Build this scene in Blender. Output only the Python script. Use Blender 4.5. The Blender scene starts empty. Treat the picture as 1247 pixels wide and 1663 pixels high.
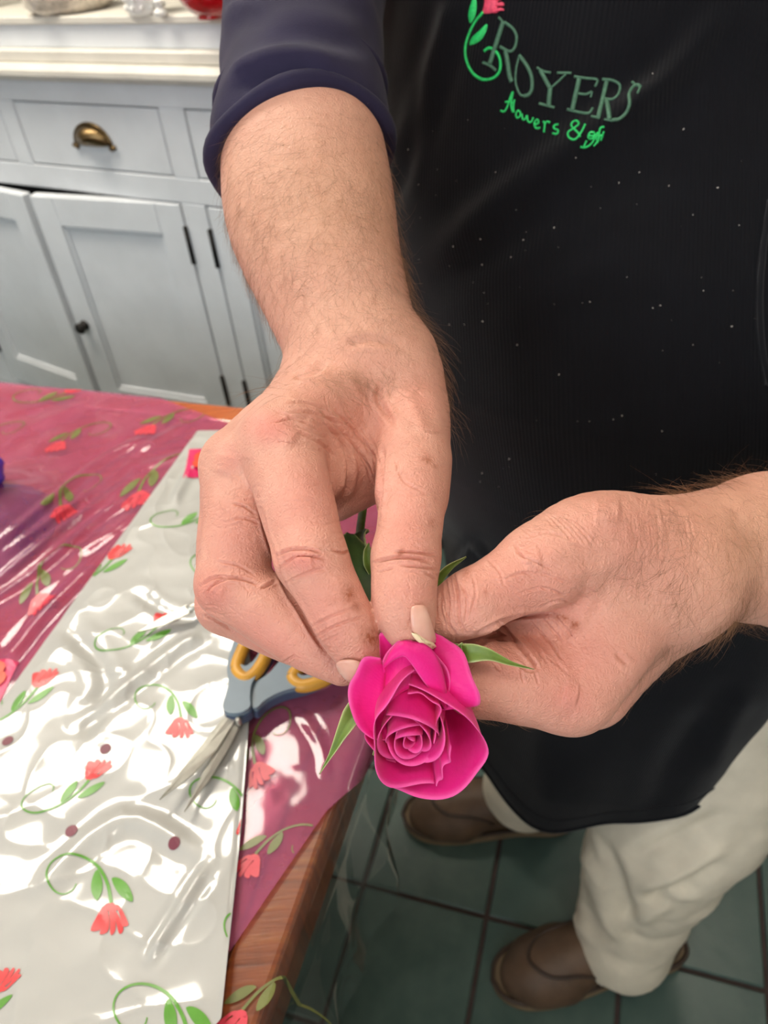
import bpy, math, random
import numpy as np
from mathutils import Vector
from mathutils.bvhtree import BVHTree

random.seed(7); RNG = np.random.default_rng(7)
C = bpy.context.scene.collection
S = bpy.context.scene

# ------------------------------------------------------------------ camera, world, lights, exposure
W, H, FPX = 1247.0, 1663.0, 1249.0
TH, RO = math.radians(40.3), math.radians(5.8)
CAM = np.array([0.0, 0.0, 1.30])
FWD = np.array([0, math.cos(TH), -math.sin(TH)])
_R0 = np.array([1.0, 0, 0]); _U0 = np.array([0, math.sin(TH), math.cos(TH)])
RGT = math.cos(RO)*_R0 - math.sin(RO)*_U0
UPV = math.sin(RO)*_R0 + math.cos(RO)*_U0
CM = np.stack([RGT, -UPV, FWD])            # rows: right, down, forward

cam_data = bpy.data.cameras.new('camera')
cam = bpy.data.objects.new('camera', cam_data); C.objects.link(cam)
cam_data.sensor_fit = 'VERTICAL'; cam_data.sensor_height = 36.0
cam_data.lens = FPX/H*36.0
cam_data.clip_start = 0.02
from mathutils import Matrix
cam.matrix_world = Matrix(((RGT[0], UPV[0], -FWD[0], CAM[0]), (RGT[1], UPV[1], -FWD[1], CAM[1]), (RGT[2], UPV[2], -FWD[2], CAM[2]), (0, 0, 0, 1)))
cam_data.dof.use_dof = True; cam_data.dof.focus_distance = 0.315; cam_data.dof.aperture_fstop = 13.0
S.camera = cam

world = bpy.data.worlds.new('world'); S.world = world; world.use_nodes = True
bg = world.node_tree.nodes['Background']; bg.inputs[0].default_value = (0.85, 0.92, 1.0, 1); bg.inputs[1].default_value = 0.5
S.view_settings.view_transform = 'Standard'; S.view_settings.look = 'None'
S.view_settings.exposure = 0.0; S.view_settings.gamma = 1.0
S.view_settings.use_curve_mapping = False
S.cycles.max_bounces = 8; S.cycles.transparent_max_bounces = 24

def area_light(name, loc, target, sx, sy, power, col):
    d = bpy.data.lights.new(name, 'AREA'); d.shape = 'RECTANGLE'; d.size = sx; d.size_y = sy
    d.energy = power; d.color = col
    o = bpy.data.objects.new(name, d); C.objects.link(o); o.location = loc
    o.rotation_euler = (Vector(target)-Vector(loc)).to_track_quat('-Z', 'Y').to_euler()
    return o
WARM = (1.0, 0.92, 0.80); COOL = (0.86, 0.93, 1.0)
area_light('window_daylight', (-1.25, -1.75, 1.75), (0.1, 0.6, 0.9), 1.7, 1.3, 62, COOL)
CEIL_PANELS = [(-1.02, 1.50), (0.55, -0.35), (1.55, 1.2)]
for _p, _w in zip(CEIL_PANELS, (38, 20, 13)):
    area_light('ceiling_panel_light', (_p[0], _p[1], 2.50), (_p[0], _p[1], 0), 1.15, 0.55, _w, WARM)

# ------------------------------------------------------------------ helpers
def P(px, py, z):
    return CAM + (FWD + RGT*((px-W/2)/FPX) - UPV*((py-H/2)/FPX))*z
def onz(px, py, h):
    d = FWD + RGT*((px-W/2)/FPX) - UPV*((py-H/2)/FPX)
    return CAM + d*((h-CAM[2])/d[2])
def cc(px, py, z):                                    # camera coordinates
    return np.array([(px-W/2)/FPX*z, (py-H/2)/FPX*z, z])
def c2w(v): return CAM + v@CM
def project(v):
    c = (v-CAM)@CM.T
    return c[:, 0]/c[:, 2]*FPX+W/2, c[:, 1]/c[:, 2]*FPX+H/2, c[:, 2]

def lin(r, g, b):
    f = lambda c: (c/255/12.92) if c/255 <= 0.04045 else ((c/255+0.055)/1.055)**2.4
    return (f(r), f(g), f(b), 1)

def mesh_np(name, v, faces, mat=None, parent=None, smooth=True):
    """faces: list of int arrays of equal width, or one array"""
    if not isinstance(faces, (list, tuple)): faces = [faces]
    faces = [np.asarray(f, dtype=np.int32) for f in faces if len(f)]
    me = bpy.data.meshes.new(name)
    v = np.asarray(v, dtype=np.float32)
    me.vertices.add(len(v)); me.vertices.foreach_set('co', v.ravel())
    idx = np.concatenate([f.ravel() for f in faces])
    tot = np.concatenate([np.full(len(f), f.shape[1]) for f in faces])
    st = np.concatenate([[0], np.cumsum(tot)[:-1]])
    me.loops.add(len(idx)); me.loops.foreach_set('vertex_index', idx)
    me.polygons.add(len(tot)); me.polygons.foreach_set('loop_start', st.astype(np.int32))
    me.update(calc_edges=True); me.validate()
    if smooth: me.polygons.foreach_set('use_smooth', np.ones(len(me.polygons), dtype=bool))
    if mat is not None:
        for m in (mat if isinstance(mat, (list, tuple)) else [mat]): me.materials.append(m)
    o = bpy.data.objects.new(name, me); C.objects.link(o)
    if parent is not None: o.parent = parent
    return o

class MB:
    """collects shapes into one mesh"""
    def __init__(s): s.v = []; s.f = []; s.m = []; s.n = 0
    def add(s, v, f, mi=0):
        v = np.asarray(v, float).reshape(-1, 3)
        for q in f: s.f.append(tuple(int(i)+s.n for i in q)); s.m.append(mi)
        s.v.append(v); s.n += len(v); return s
    def box(s, c, d, ax=None, bev=0.0, mi=0):
        """centre c, full size d, axes rows ax; chamfered when bev>0"""
        ax = np.eye(3) if ax is None else np.asarray(ax); c = np.asarray(c, float); h = np.asarray(d, float)/2
        if bev <= 0:
            v = [c+ax.T@(h*np.array(q)) for q in [(-1,-1,-1),(1,-1,-1),(1,1,-1),(-1,1,-1),(-1,-1,1),(1,-1,1),(1,1,1),(-1,1,1)]]
            return s.add(v, [(0,3,2,1),(4,5,6,7),(0,1,5,4),(1,2,6,5),(2,3,7,6),(3,0,4,7)], mi)
        b = min(bev, h.min()*0.9); v = []; idx = {}
        for sx in (-1, 1):
            for sy in (-1, 1):
                for sz in (-1, 1):
                    sg = np.array([sx, sy, sz])
                    for k in range(3):
                        q = sg*(h-b); q[k] = sg[k]*h[k]
                        idx[(sx, sy, sz, k)] = len(v); v.append(c+ax.T@q)
        F = []
        for k in range(3):
            a, b2 = [(1, 2), (2, 0), (0, 1)][k]
            for sg in (-1, 1):
                loop = []
                for (p, q) in ((-1,-1),(1,-1),(1,1),(-1,1)):
                    t = [0,0,0]; t[k] = sg; t[a] = p; t[b2] = q; loop.append(idx[(*t, k)])
                F.append(loop if sg > 0 else loop[::-1])
        for k in range(3):
            a, b2 = [(1, 2), (2, 0), (0, 1)][k]
            for p in (-1, 1):
                for q in (-1, 1):
                    t0 = [0,0,0]; t0[k] = -1; t0[a] = p; t0[b2] = q; t1 = list(t0); t1[k] = 1
                    l = [idx[(*t0, a)], idx[(*t1, a)], idx[(*t1, b2)], idx[(*t0, b2)]]
                    F.append(l if p*q > 0 else l[::-1])
        for sx in (-1, 1):
            for sy in (-1, 1):
                for sz in (-1, 1):
                    l = [idx[(sx, sy, sz, k)] for k in range(3)]
                    F.append(l if sx*sy*sz > 0 else l[::-1])
        return s.add(v, F, mi)
    def tube(s, pts, r, n=8, cap=True, mi=0, flat=None):
        pts = np.asarray(pts, float); m = len(pts); r = np.broadcast_to(np.asarray(r, float), (m,))
        T = np.gradient(pts, axis=0); T /= np.linalg.norm(T, axis=1)[:, None]+1e-12
        up = np.array([0.0, 0, 1]) if abs(T[0][2]) < 0.9 else np.array([1.0, 0, 0])
        v = []; u = up
        for i in range(m):
            u = u-T[i]*(u@T[i]); u = u/(np.linalg.norm(u)+1e-12); w = np.cross(T[i], u)
            for k in range(n):
                a = 2*math.pi*k/n
                d = u*math.cos(a)+w*math.sin(a)
                v.append(pts[i]+d*r[i])
        f = [(i*n+k, i*n+(k+1) % n, (i+1)*n+(k+1) % n, (i+1)*n+k) for i in range(m-1) for k in range(n)]
        if cap: f += [tuple(range(n))[::-1], tuple((m-1)*n+k for k in range(n))]
        return s.add(v, f, mi)
    def lathe(s, prof, c, n=24, ax=None, mi=0):
        """prof: list of (radius, height)"""
        ax = np.eye(3) if ax is None else np.asarray(ax); c = np.asarray(c, float); v = []
        for (r, h) in prof:
            for k in range(n):
                a = 2*math.pi*k/n; v.append(c+ax.T@np.array([r*math.cos(a), r*math.sin(a), h]))
        m = len(prof)
        f = [(i*n+k, i*n+(k+1) % n, (i+1)*n+(k+1) % n, (i+1)*n+k) for i in range(m-1) for k in range(n)]
        return s.add(v, f, mi)
    def prism(s, poly, z0, z1, mi=0, T=None):
        """extrude a 2-D outline"""
        n = len(poly); v = [(p[0], p[1], z0) for p in poly]+[(p[0], p[1], z1) for p in poly]
        if T is not None: v = [T(q) for q in v]
        f = [tuple(range(n))[::-1], tuple(range(n, 2*n))]+[(i, (i+1) % n, n+(i+1) % n, n+i) for i in range(n)]
        return s.add(v, f, mi)
    def build(s, name, mat, parent=None, smooth=False, bevel=0.0):
        me = bpy.data.meshes.new(name)
        me.from_pydata(np.concatenate(s.v).tolist(), [], s.f); me.validate()
        for m in (mat if isinstance(mat, (list, tuple)) else [mat]): me.materials.append(m)
        if len(me.polygons) == len(s.m): me.polygons.foreach_set('material_index', s.m)
        if smooth: me.polygons.foreach_set('use_smooth', np.ones(len(me.polygons), dtype=bool))
        o = bpy.data.objects.new(name, me); C.objects.link(o)
        if parent is not None: o.parent = parent
        if bevel > 0:
            b = o.modifiers.new('bevel', 'BEVEL'); b.width = bevel; b.segments = 2; b.limit_method = 'ANGLE'
        return o

def tag(o, label=None, cat=None, group=None, kind=None):
    if label: o['label'] = label
    if cat: o['category'] = cat
    if group: o['group'] = group
    if kind: o['kind'] = kind
    return o
def empty(name, label=None, cat=None, group=None, kind=None):
    o = bpy.data.objects.new(name, None); C.objects.link(o); o.empty_display_size = 0.05
    return tag(o, label, cat, group, kind)

def catmull(pts, n=8, closed=False):
    p = np.asarray(pts, float)
    if closed: q = np.vstack([p[-1], p, p[0], p[1]])
    else: q = np.vstack([2*p[0]-p[1], p, 2*p[-1]-p[-2]])
    out = []
    for i in range(1, len(q)-2):
        a, b, c, d = q[i-1], q[i], q[i+1], q[i+2]
        for t in np.linspace(0, 1, n, endpoint=False):
            out.append(0.5*((2*b)+(c-a)*t+(2*a-5*b+4*c-d)*t*t+(3*b-a-3*c+d)*t**3))
    if not closed: out.append(q[-2])
    return np.array(out)
def resample(pts, n):
    pts = np.asarray(pts, float); s = np.concatenate([[0], np.cumsum(np.linalg.norm(np.diff(pts, axis=0), axis=1))])
    t = np.linspace(0, s[-1], n)
    return np.stack([np.interp(t, s, pts[:, k]) for k in range(pts.shape[1])], 1)

# ------------------------------------------------------------------ materials
def nt_mat(name):
    m = bpy.data.materials.new(name); m.use_nodes = True
    nt = m.node_tree; return m, nt, nt.nodes['Principled BSDF']
def N(nt, t, **kw):
    n = nt.nodes.new(t)
    for k, v in kw.items():
        if k in n.inputs: n.inputs[k].default_value = v
        else: setattr(n, k, v)
    return n
def L(nt, a, b): nt.links.new(a, b)
def texco(nt, kind='Object', scale=(1, 1, 1), rot=(0, 0, 0)):
    tc = N(nt, 'ShaderNodeTexCoord'); mp = N(nt, 'ShaderNodeMapping'); mp.inputs['Scale'].default_value = scale; mp.inputs['Rotation'].default_value = rot
    L(nt, tc.outputs[kind], mp.inputs['Vector']); return mp.outputs['Vector']
def noise(nt, vec, scale, detail=4, rough=0.55):
    n = N(nt, 'ShaderNodeTexNoise'); n.inputs['Scale'].default_value = scale; n.inputs['Detail'].default_value = detail; n.inputs['Roughness'].default_value = rough
    L(nt, vec, n.inputs['Vector']); return n.outputs['Fac']
def ramp(nt, fac, stops):
    r = N(nt, 'ShaderNodeValToRGB'); e = r.color_ramp.elements
    while len(e) < len(stops): e.new(0.5)
    for el, (p, c) in zip(e, stops): el.position = p; el.color = c
    L(nt, fac, r.inputs['Fac']); return r.outputs['Color']
def mixc(nt, fac, a, b, mode='MIX'):
    m = N(nt, 'ShaderNodeMix', data_type='RGBA', blend_type=mode)
    for s, v in ((m.inputs[0], fac), (m.inputs[6], a), (m.inputs[7], b)):
        if hasattr(v, 'links') or hasattr(v, 'is_linked'): L(nt, v, s)
        else: s.default_value = v
    return m.outputs[2]
def bump(nt, h, strength, dist, prev=None):
    b = N(nt, 'ShaderNodeBump'); b.inputs['Strength'].default_value = strength; b.inputs['Distance'].default_value = dist
    L(nt, h, b.inputs['Height'])
    if prev is not None: L(nt, prev, b.inputs['Normal'])
    return b.outputs['Normal']

def simple(name, col, rough=0.5, metal=0.0, var=0.06, scale=30, bumpd=0.0, bscale=200, coat=0.0, spec=0.5):
    m, nt, b = nt_mat(name); v = texco(nt)
    n = noise(nt, v, scale)
    dark = tuple(c*(1-var*2) for c in col[:3])+(1,); lite = tuple(min(1, c*(1+var*2)) for c in col[:3])+(1,)
    L(nt, ramp(nt, n, [(0.3, dark), (0.7, lite)]), b.inputs['Base Color'])
    b.inputs['Roughness'].default_value = rough; b.inputs['Metallic'].default_value = metal
    b.inputs['Coat Weight'].default_value = coat; b.inputs['Specular IOR Level'].default_value = spec
    if bumpd > 0: L(nt, bump(nt, noise(nt, v, bscale, 3), 0.6, bumpd), b.inputs['Normal'])
    return m

M = {}
M['white_paint'] = simple('white_paint', lin(208, 212, 216), 0.42, var=0.03, scale=9, bumpd=0.0006, bscale=60)
M['cream_paint'] = simple('cream_paint', lin(204, 200, 190), 0.45, var=0.04, scale=12, bumpd=0.0008, bscale=50)
M['wall_paint'] = simple('wall_paint', lin(205, 203, 196), 0.8, var=0.03, scale=4)
M['ceiling_paint'] = simple('ceiling_paint', lin(225, 224, 220), 0.9, var=0.03, scale=6)
M['gap_shade'] = simple('gap_shade', lin(26, 24, 24), 0.8)
M['iron'] = simple('iron', lin(38, 35, 33), 0.5, metal=0.6)
M['brass'] = simple('aged_brass', lin(116, 96, 66), 0.38, metal=1.0, var=0.18, scale=60)
M['grout'] = simple('grout', lin(74, 60, 56), 0.9, var=0.1, scale=40)
M['steel'] = simple('brushed_steel', lin(190, 188, 178), 0.38, metal=0.75, var=0.06, scale=90)
M['grey_handle'] = simple('grey_plastic', lin(104, 120, 132), 0.42, var=0.05)
M['dark_handle'] = simple('dark_blue_plastic', lin(62, 74, 98), 0.45, var=0.05)
M['amber_grip'] = simple('amber_rubber', lin(196, 142, 48), 0.45, var=0.08)
M['label_pink'] = simple('label_pink', lin(214, 30, 96), 0.4, var=0.08, scale=120)
M['poppy_orange'] = simple('poppy_orange', lin(226, 70, 30), 0.4, var=0.1, scale=200)
M['ink_black'] = simple('ink_black', lin(30, 18, 22), 0.5)
M['print_green'] = simple('print_green', lin(92, 152, 52), 0.35, var=0.06, scale=60)
M['print_red'] = simple('print_red', lin(216, 62, 64), 0.35, var=0.08, scale=60)
M['print_green_dull'] = simple('print_green_under_pink', lin(108, 112, 56), 0.35, var=0.1, scale=60)
M['print_red_dull'] = simple('print_red_under_pink', lin(206, 58, 74), 0.35, var=0.06, scale=60)
M['khaki'] = simple('khaki_cotton', lin(218, 208, 188), 0.85, var=0.04, scale=25, bumpd=0.0006, bscale=500, spec=0.2)
M['shoe_leather'] = simple('brown_leather', lin(92, 70, 52), 0.55, var=0.12, scale=30, bumpd=0.0005, bscale=300)
M['shoe_sole'] = simple('tan_rubber', lin(128, 108, 82), 0.7, var=0.08)
M['shoe_trim'] = simple('dark_leather_trim', lin(62, 46, 36), 0.55, var=0.1)
M['thread_dark'] = simple('dark_green_thread', lin(74, 116, 92), 0.6, var=0.12, scale=500, bumpd=0.0004, bscale=1500)
M['thread_bright'] = simple('bright_green_thread', lin(38, 205, 104), 0.55, var=0.12, scale=500, bumpd=0.0004, bscale=1500)
M['thread_red'] = simple('coral_thread', lin(240, 78, 110), 0.55, var=0.1, scale=500, bumpd=0.0004, bscale=1500)
M['lint'] = simple('pale_lint', lin(215, 210, 200), 0.9)
M['blue_film'] = simple('blue_film', lin(44, 50, 205), 0.2, var=0.15, scale=30)
M['frost_glass'] = simple('milky_glass', lin(226, 226, 222), 0.15, var=0.04, coat=0.5)
M['pebble_glass'] = simple('pebbled_glass', lin(196, 184, 168), 0.1, var=0.12, scale=120, coat=0.8)
M['red_glass'] = simple('red_glass', lin(176, 14, 24), 0.06, var=0.15, scale=40, coat=1.0)
M['moss'] = simple('moss', lin(92, 102, 62), 0.9, var=0.3, scale=120)
M['gold_petal'] = simple('gold_petal', lin(196, 150, 60), 0.8, var=0.2, scale=80)
M['hair'] = simple('arm_hair_brown', lin(134, 96, 66), 0.45, var=0.25, scale=40)
M['lamp'] = None; M['eye_white'] = simple('eye_white', lin(226, 222, 216), 0.2)

def m_lamp():
    m, nt, b = nt_mat('lamp_diffuser'); b.inputs['Base Color'].default_value = (0.9, 0.9, 0.85, 1)
    b.inputs['Emission Color'].default_value = (1.0, 0.9, 0.74, 1); b.inputs['Emission Strength'].default_value = 6.0
    return m
M['lamp'] = m_lamp()

def m_tile():
    m, nt, b = nt_mat('teal_tile'); v = texco(nt, 'Object'); oi = N(nt, 'ShaderNodeObjectInfo')
    n = noise(nt, v, 14, 5); c = ramp(nt, n, [(0.3, lin(62, 84, 78)), (0.7, lin(86, 106, 98))])
    c2 = mixc(nt, oi.outputs['Random'], c, lin(72, 94, 88)); L(nt, c2, b.inputs['Base Color'])
    b.inputs['Roughness'].default_value = 0.30
    L(nt, bump(nt, noise(nt, v, 45, 3), 0.35, 0.002), b.inputs['Normal']); return m
M['tile'] = m_tile()

def m_wood():
    m, nt, b = nt_mat('varnished_pine'); v = texco(nt, 'Object', (3, 40, 3), (0, 0, math.radians(-20+90)))
    n = noise(nt, v, 4, 6, 0.6)
    c = ramp(nt, n, [(0.25, lin(130, 58, 22)), (0.5, lin(182, 90, 38)), (0.8, lin(208, 124, 56))])
    v2 = texco(nt, 'Object', (60, 60, 60)); s = noise(nt, v2, 1.5, 3)
    c = mixc(nt, ramp(nt, s, [(0.55, (0, 0, 0, 1)), (0.75, (0.4, 0.4, 0.4, 1))]), c, lin(140, 72, 34)); L(nt, c, b.inputs['Base Color'])
    b.inputs['Roughness'].default_value = 0.3; b.inputs['Coat Weight'].default_value = 0.35; b.inputs['Coat Roughness'].default_value = 0.15
    L(nt, bump(nt, n, 0.2, 0.002), b.inputs['Normal']); return m
M['wood'] = m_wood()

def m_whitefilm():
    m, nt, b = nt_mat('pearl_white_film'); v = texco(nt)
    b.inputs['Base Color'].default_value = lin(178, 177, 172)
    b.inputs['Roughness'].default_value = 0.45; b.inputs['Coat Weight'].default_value = 1.0; b.inputs['Coat Roughness'].default_value = 0.09
    L(nt, bump(nt, noise(nt, v, 26, 2, 0.4), 0.35, 0.006), b.inputs['Normal']); return m
M['white_film'] = m_whitefilm()

def m_sheet(name, tint, diff, dfac, gloss_rough=0.08, gl=0.10):
    m, nt, b = nt_mat(name); nt.nodes.remove(b); out = nt.nodes['Material Output']
    tr = N(nt, 'ShaderNodeBsdfTransparent'); tr.inputs[0].default_value = tint
    df = N(nt, 'ShaderNodeBsdfDiffuse'); df.inputs[0].default_value = diff
    g = N(nt, 'ShaderNodeBsdfGlossy'); g.inputs['Roughness'].default_value = gloss_rough
    v = texco(nt); nrm = bump(nt, noise(nt, v, 18, 2, 0.4), 0.25, 0.006); L(nt, nrm, g.inputs['Normal'])
    m1 = N(nt, 'ShaderNodeMixShader'); m1.inputs[0].default_value = dfac
    n2 = noise(nt, v, 30, 4)
    mm = N(nt, 'ShaderNodeMath', operation='MULTIPLY_ADD'); L(nt, n2, mm.inputs[0]); mm.inputs[1].default_value = 0.35; mm.inputs[2].default_value = dfac-0.17
    if dfac > 0.2: L(nt, mm.outputs[0], m1.inputs[0])
    L(nt, tr.outputs[0], m1.inputs[1]); L(nt, df.outputs[0], m1.inputs[2])
    fr = N(nt, 'ShaderNodeFresnel'); fr.inputs[0].default_value = 1.5; L(nt, nrm, fr.inputs['Normal'])
    ad = N(nt, 'ShaderNodeMath', operation='ADD'); L(nt, fr.outputs[0], ad.inputs[0]); ad.inputs[1].default_value = gl; ad.use_clamp = True
    m2 = N(nt, 'ShaderNodeMixShader'); L(nt, ad.outputs[0], m2.inputs[0]); L(nt, m1.outputs[0], m2.inputs[1]); L(nt, g.outputs[0], m2.inputs[2])
    L(nt, m2.outputs[0], out.inputs[0]); return m
M['pink_film'] = m_sheet('pink_film', lin(250, 172, 194), lin(190, 104, 138), 0.46, 0.06, 0.0)
M['clear_film'] = m_sheet('clear_film', lin(244, 248, 246), lin(190, 200, 196), 0.02, 0.04, 0.0)

def m_skin():
    m, nt, b = nt_mat('skin'); v = texco(nt)
    at = N(nt, 'ShaderNodeAttribute'); at.attribute_name = 'skin_mix'; sep = N(nt, 'ShaderNodeSeparateColor'); L(nt, at.outputs['Color'], sep.inputs[0])
    n1 = noise(nt, v, 38, 4); n2 = noise(nt, v, 260, 3)
    base = ramp(nt, n1, [(0.3, lin(206, 150, 131)), (0.7, lin(221, 168, 148))])
    base = mixc(nt, ramp(nt, n2, [(0.45, (0, 0, 0, 1)), (0.75, (0.35, 0.35, 0.35, 1))]), base, lin(208, 146, 126))
    base = mixc(nt, sep.outputs[0], base, lin(210, 116, 108))
    base = mixc(nt, sep.outputs[2], base, lin(212, 164, 132))
    n3 = noise(nt, v, 650, 4)
    st = N(nt, 'ShaderNodeMath', operation='MULTIPLY'); L(nt, sep.outputs[1], st.inputs[0]); L(nt, ramp(nt, n3, [(0.38, (0.45, 0.45, 0.45, 1)), (0.6, (1, 1, 1, 1))]), st.inputs[1])
    base = mixc(nt, st.outputs[0], base, lin(142, 66, 24))
    L(nt, base, b.inputs['Base Color'])
    b.inputs['Roughness'].default_value = 0.50; b.inputs['Specular IOR Level'].default_value = 0.35
    b.inputs['Subsurface Weight'].default_value = 0.10; b.inputs['Subsurface Radius'].default_value = (1.0, 0.35, 0.2); b.inputs['Subsurface Scale'].default_value = 0.004
    vo = N(nt, 'ShaderNodeTexVoronoi'); vo.feature = 'DISTANCE_TO_EDGE'; vo.inputs['Scale'].default_value = 620
    nv = N(nt, 'ShaderNodeTexNoise'); nv.inputs['Scale'].default_value = 120; L(nt, v, nv.inputs['Vector'])
    ma = N(nt, 'ShaderNodeVectorMath', operation='MULTIPLY_ADD'); L(nt, nv.outputs['Color'], ma.inputs[0]); ma.inputs[1].default_value = (0.006, 0.006, 0.006); L(nt, v, ma.inputs[2])
    L(nt, ma.outputs[0], vo.inputs['Vector'])
    n = bump(nt, vo.outputs['Distance'], 0.55, 0.0008)
    n = bump(nt, noise(nt, v, 330, 5, 0.65), 0.55, 0.0012, n)
    L(nt, n, b.inputs['Normal']); return m
M['skin'] = m_skin()
def m_nail():
    m, nt, b = nt_mat('fingernail'); v = texco(nt, 'Object')
    L(nt, ramp(nt, noise(nt, v, 150, 2), [(0.3, lin(214, 160, 142)), (0.7, lin(226, 178, 160))]), b.inputs['Base Color'])
    b.inputs['Roughness'].default_value = 0.28; b.inputs['Subsurface Weight'].default_value = 0.1; b.inputs['Subsurface Scale'].default_value = 0.002; return m
M['nail'] = m_nail(); M['nail_tip'] = simple('nail_free_edge', lin(236, 216, 178), 0.35, var=0.05)

def m_cloth(name, col, rib=0.0, rough=0.9, sheen=0.2):
    m, nt, b = nt_mat(name); v = texco(nt)
    n = noise(nt, v, 30, 4)
    L(nt, ramp(nt, n, [(0.3, tuple(c*0.85 for c in col[:3])+(1,)), (0.7, tuple(c*1.15 for c in col[:3])+(1,))]), b.inputs['Base Color'])
    b.inputs['Roughness'].default_value = rough; b.inputs['Specular IOR Level'].default_value = 0.15
    b.inputs['Sheen Weight'].default_value = sheen; b.inputs['Sheen Roughness'].default_value = 0.5
    nr = bump(nt, noise(nt, v, 900, 2), 0.35, 0.0004)
    if rib > 0:
        at = N(nt, 'ShaderNodeAttribute'); at.attribute_name = 'weave'
        sp = N(nt, 'ShaderNodeSeparateColor'); L(nt, at.outputs['Color'], sp.inputs[0])
        mu = N(nt, 'ShaderNodeMath', operation='MULTIPLY'); L(nt, sp.outputs[0], mu.inputs[0]); mu.inputs[1].default_value = rib
        si = N(nt, 'ShaderNodeMath', operation='SINE'); L(nt, mu.outputs[0], si.inputs[0])
        nr = bump(nt, si.outputs[0], 0.5, 0.0004, nr)
    L(nt, nr, b.inputs['Normal']); return m
M['apron'] = m_cloth('black_twill', lin(12, 13, 18), rib=2200, rough=0.85, sheen=0.10)
M['apron_trim'] = m_cloth('black_binding', lin(16, 17, 22), rough=0.85)
M['shirt'] = m_cloth('navy_jersey', lin(40, 36, 60), rough=0.8, sheen=0.06)

def m_petal():
    m, nt, b = nt_mat('magenta_petal'); v = texco(nt)
    at = N(nt, 'ShaderNodeAttribute'); at.attribute_name = 'petal_v'; sp = N(nt, 'ShaderNodeSeparateColor'); L(nt, at.outputs['Color'], sp.inputs[0])
    c = ramp(nt, sp.outputs[0], [(0.0, lin(214, 40, 122)), (0.55, lin(222, 16, 122)), (0.93, lin(230, 34, 136)), (1.0, lin(240, 96, 168))])
    c = mixc(nt, 0.25, c, ramp(nt, noise(nt, texco(nt, 'Object', (1, 1, 1)), 90, 4), [(0.3, lin(214, 8, 112)), (0.7, lin(238, 50, 150))]))
    L(nt, c, b.inputs['Base Color']); b.inputs['Roughness'].default_value = 0.5; b.inputs['Specular IOR Level'].default_value = 0.25
    b.inputs['Subsurface Weight'].default_value = 0.08; b.inputs['Subsurface Radius'].default_value = (1, 0.15, 0.5); b.inputs['Subsurface Scale'].default_value = 0.003
    b.inputs['Sheen Weight'].default_value = 0.1
    wv = N(nt, 'ShaderNodeMath', operation='MULTIPLY'); L(nt, sp.outputs[1], wv.inputs[0]); wv.inputs[1].default_value = 170.0
    si = N(nt, 'ShaderNodeMath', operation='SINE'); L(nt, wv.outputs[0], si.inputs[0])
    nr = bump(nt, si.outputs[0], 0.05, 0.0002); nr = bump(nt, noise(nt, v, 260, 4), 0.35, 0.0009, nr)
    L(nt, nr, b.inputs['Normal']); return m
M['petal'] = m_petal()
def m_leaf(name, c0, c1):
    m, nt, b = nt_mat(name); v = texco(nt)
    at = N(nt, 'ShaderNodeAttribute'); at.attribute_name = 'petal_v'; sp = N(nt, 'ShaderNodeSeparateColor'); L(nt, at.outputs['Color'], sp.inputs[0])
    c = ramp(nt, noise(nt, v, 120, 4), [(0.3, c0), (0.7, c1)])
    ed = N(nt, 'ShaderNodeMath', operation='POWER'); L(nt, sp.outputs[2], ed.inputs[0]); ed.inputs[1].default_value = 10
    c = mixc(nt, ed.outputs[0], c, lin(190, 200, 140)); L(nt, c, b.inputs['Base Color'])
    b.inputs['Roughness'].default_value = 0.5; b.inputs['Subsurface Weight'].default_value = 0.1; b.inputs['Subsurface Scale'].default_value = 0.002
    L(nt, bump(nt, noise(nt, v, 400, 3), 0.3, 0.0004), b.inputs['Normal']); return m
M['sepal'] = m_leaf('sepal_green', lin(82, 106, 36), lin(112, 138, 54))
M['leaf'] = m_leaf('leaf_green', lin(40, 66, 30), lin(62, 92, 42))

# ------------------------------------------------------------------ implicit surfaces (round cones blended, then meshed)
def smin(a, b, k):
    h = np.clip(0.5+0.5*(b-a)/k, 0, 1)
    return b*(1-h)+a*h-k*h*(1-h)
class Chain:
    def __init__(s, pts, n=5, flat=None):
        """pts rows (x,y,z,r); flat=(direction, factor): thinner along direction"""
        p = np.asarray(pts, float)
        if len(p) > 2: p = catmull(p, min(n, 4))
        s.p = p.astype(np.float32); s.flat = None if flat is None else (np.asarray(flat[0], float)/np.linalg.norm(flat[0]), flat[1])
        r = p[:, 3].max()+0.028
        s.lo = p[:, :3].min(0)-r; s.hi = p[:, :3].max(0)+r
    def __call__(s, X):
        D = np.full(len(X), 0.05, np.float32)
        m = np.all((X > s.lo) & (X < s.hi), axis=1)
        if not m.any(): return D
        Y = X[m]; d = np.full(len(Y), 9.0, np.float32)
        for a, b in zip(s.p[:-1], s.p[1:]):
            ba = b[:3]-a[:3]; w = Y-a[:3]; L2 = float(ba@ba)+1e-12
            t = np.clip(w@ba/L2, 0, 1); w = w-t[:, None]*ba
            if s.flat is not None:
                n, fct = s.flat; q = (w@n.astype(np.float32))*(fct-1); w = w+q[:, None]*n.astype(np.float32)
            np.minimum(d, np.sqrt((w*w).sum(1))-(a[3]+(b[3]-a[3])*t), out=d)
        D[m] = d; return D
def union(ch, k):
    def f(X):
        D = ch[0](X)
        for c in ch[1:]: D = smin(D, c(X), k)
        return D
    return f

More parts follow.
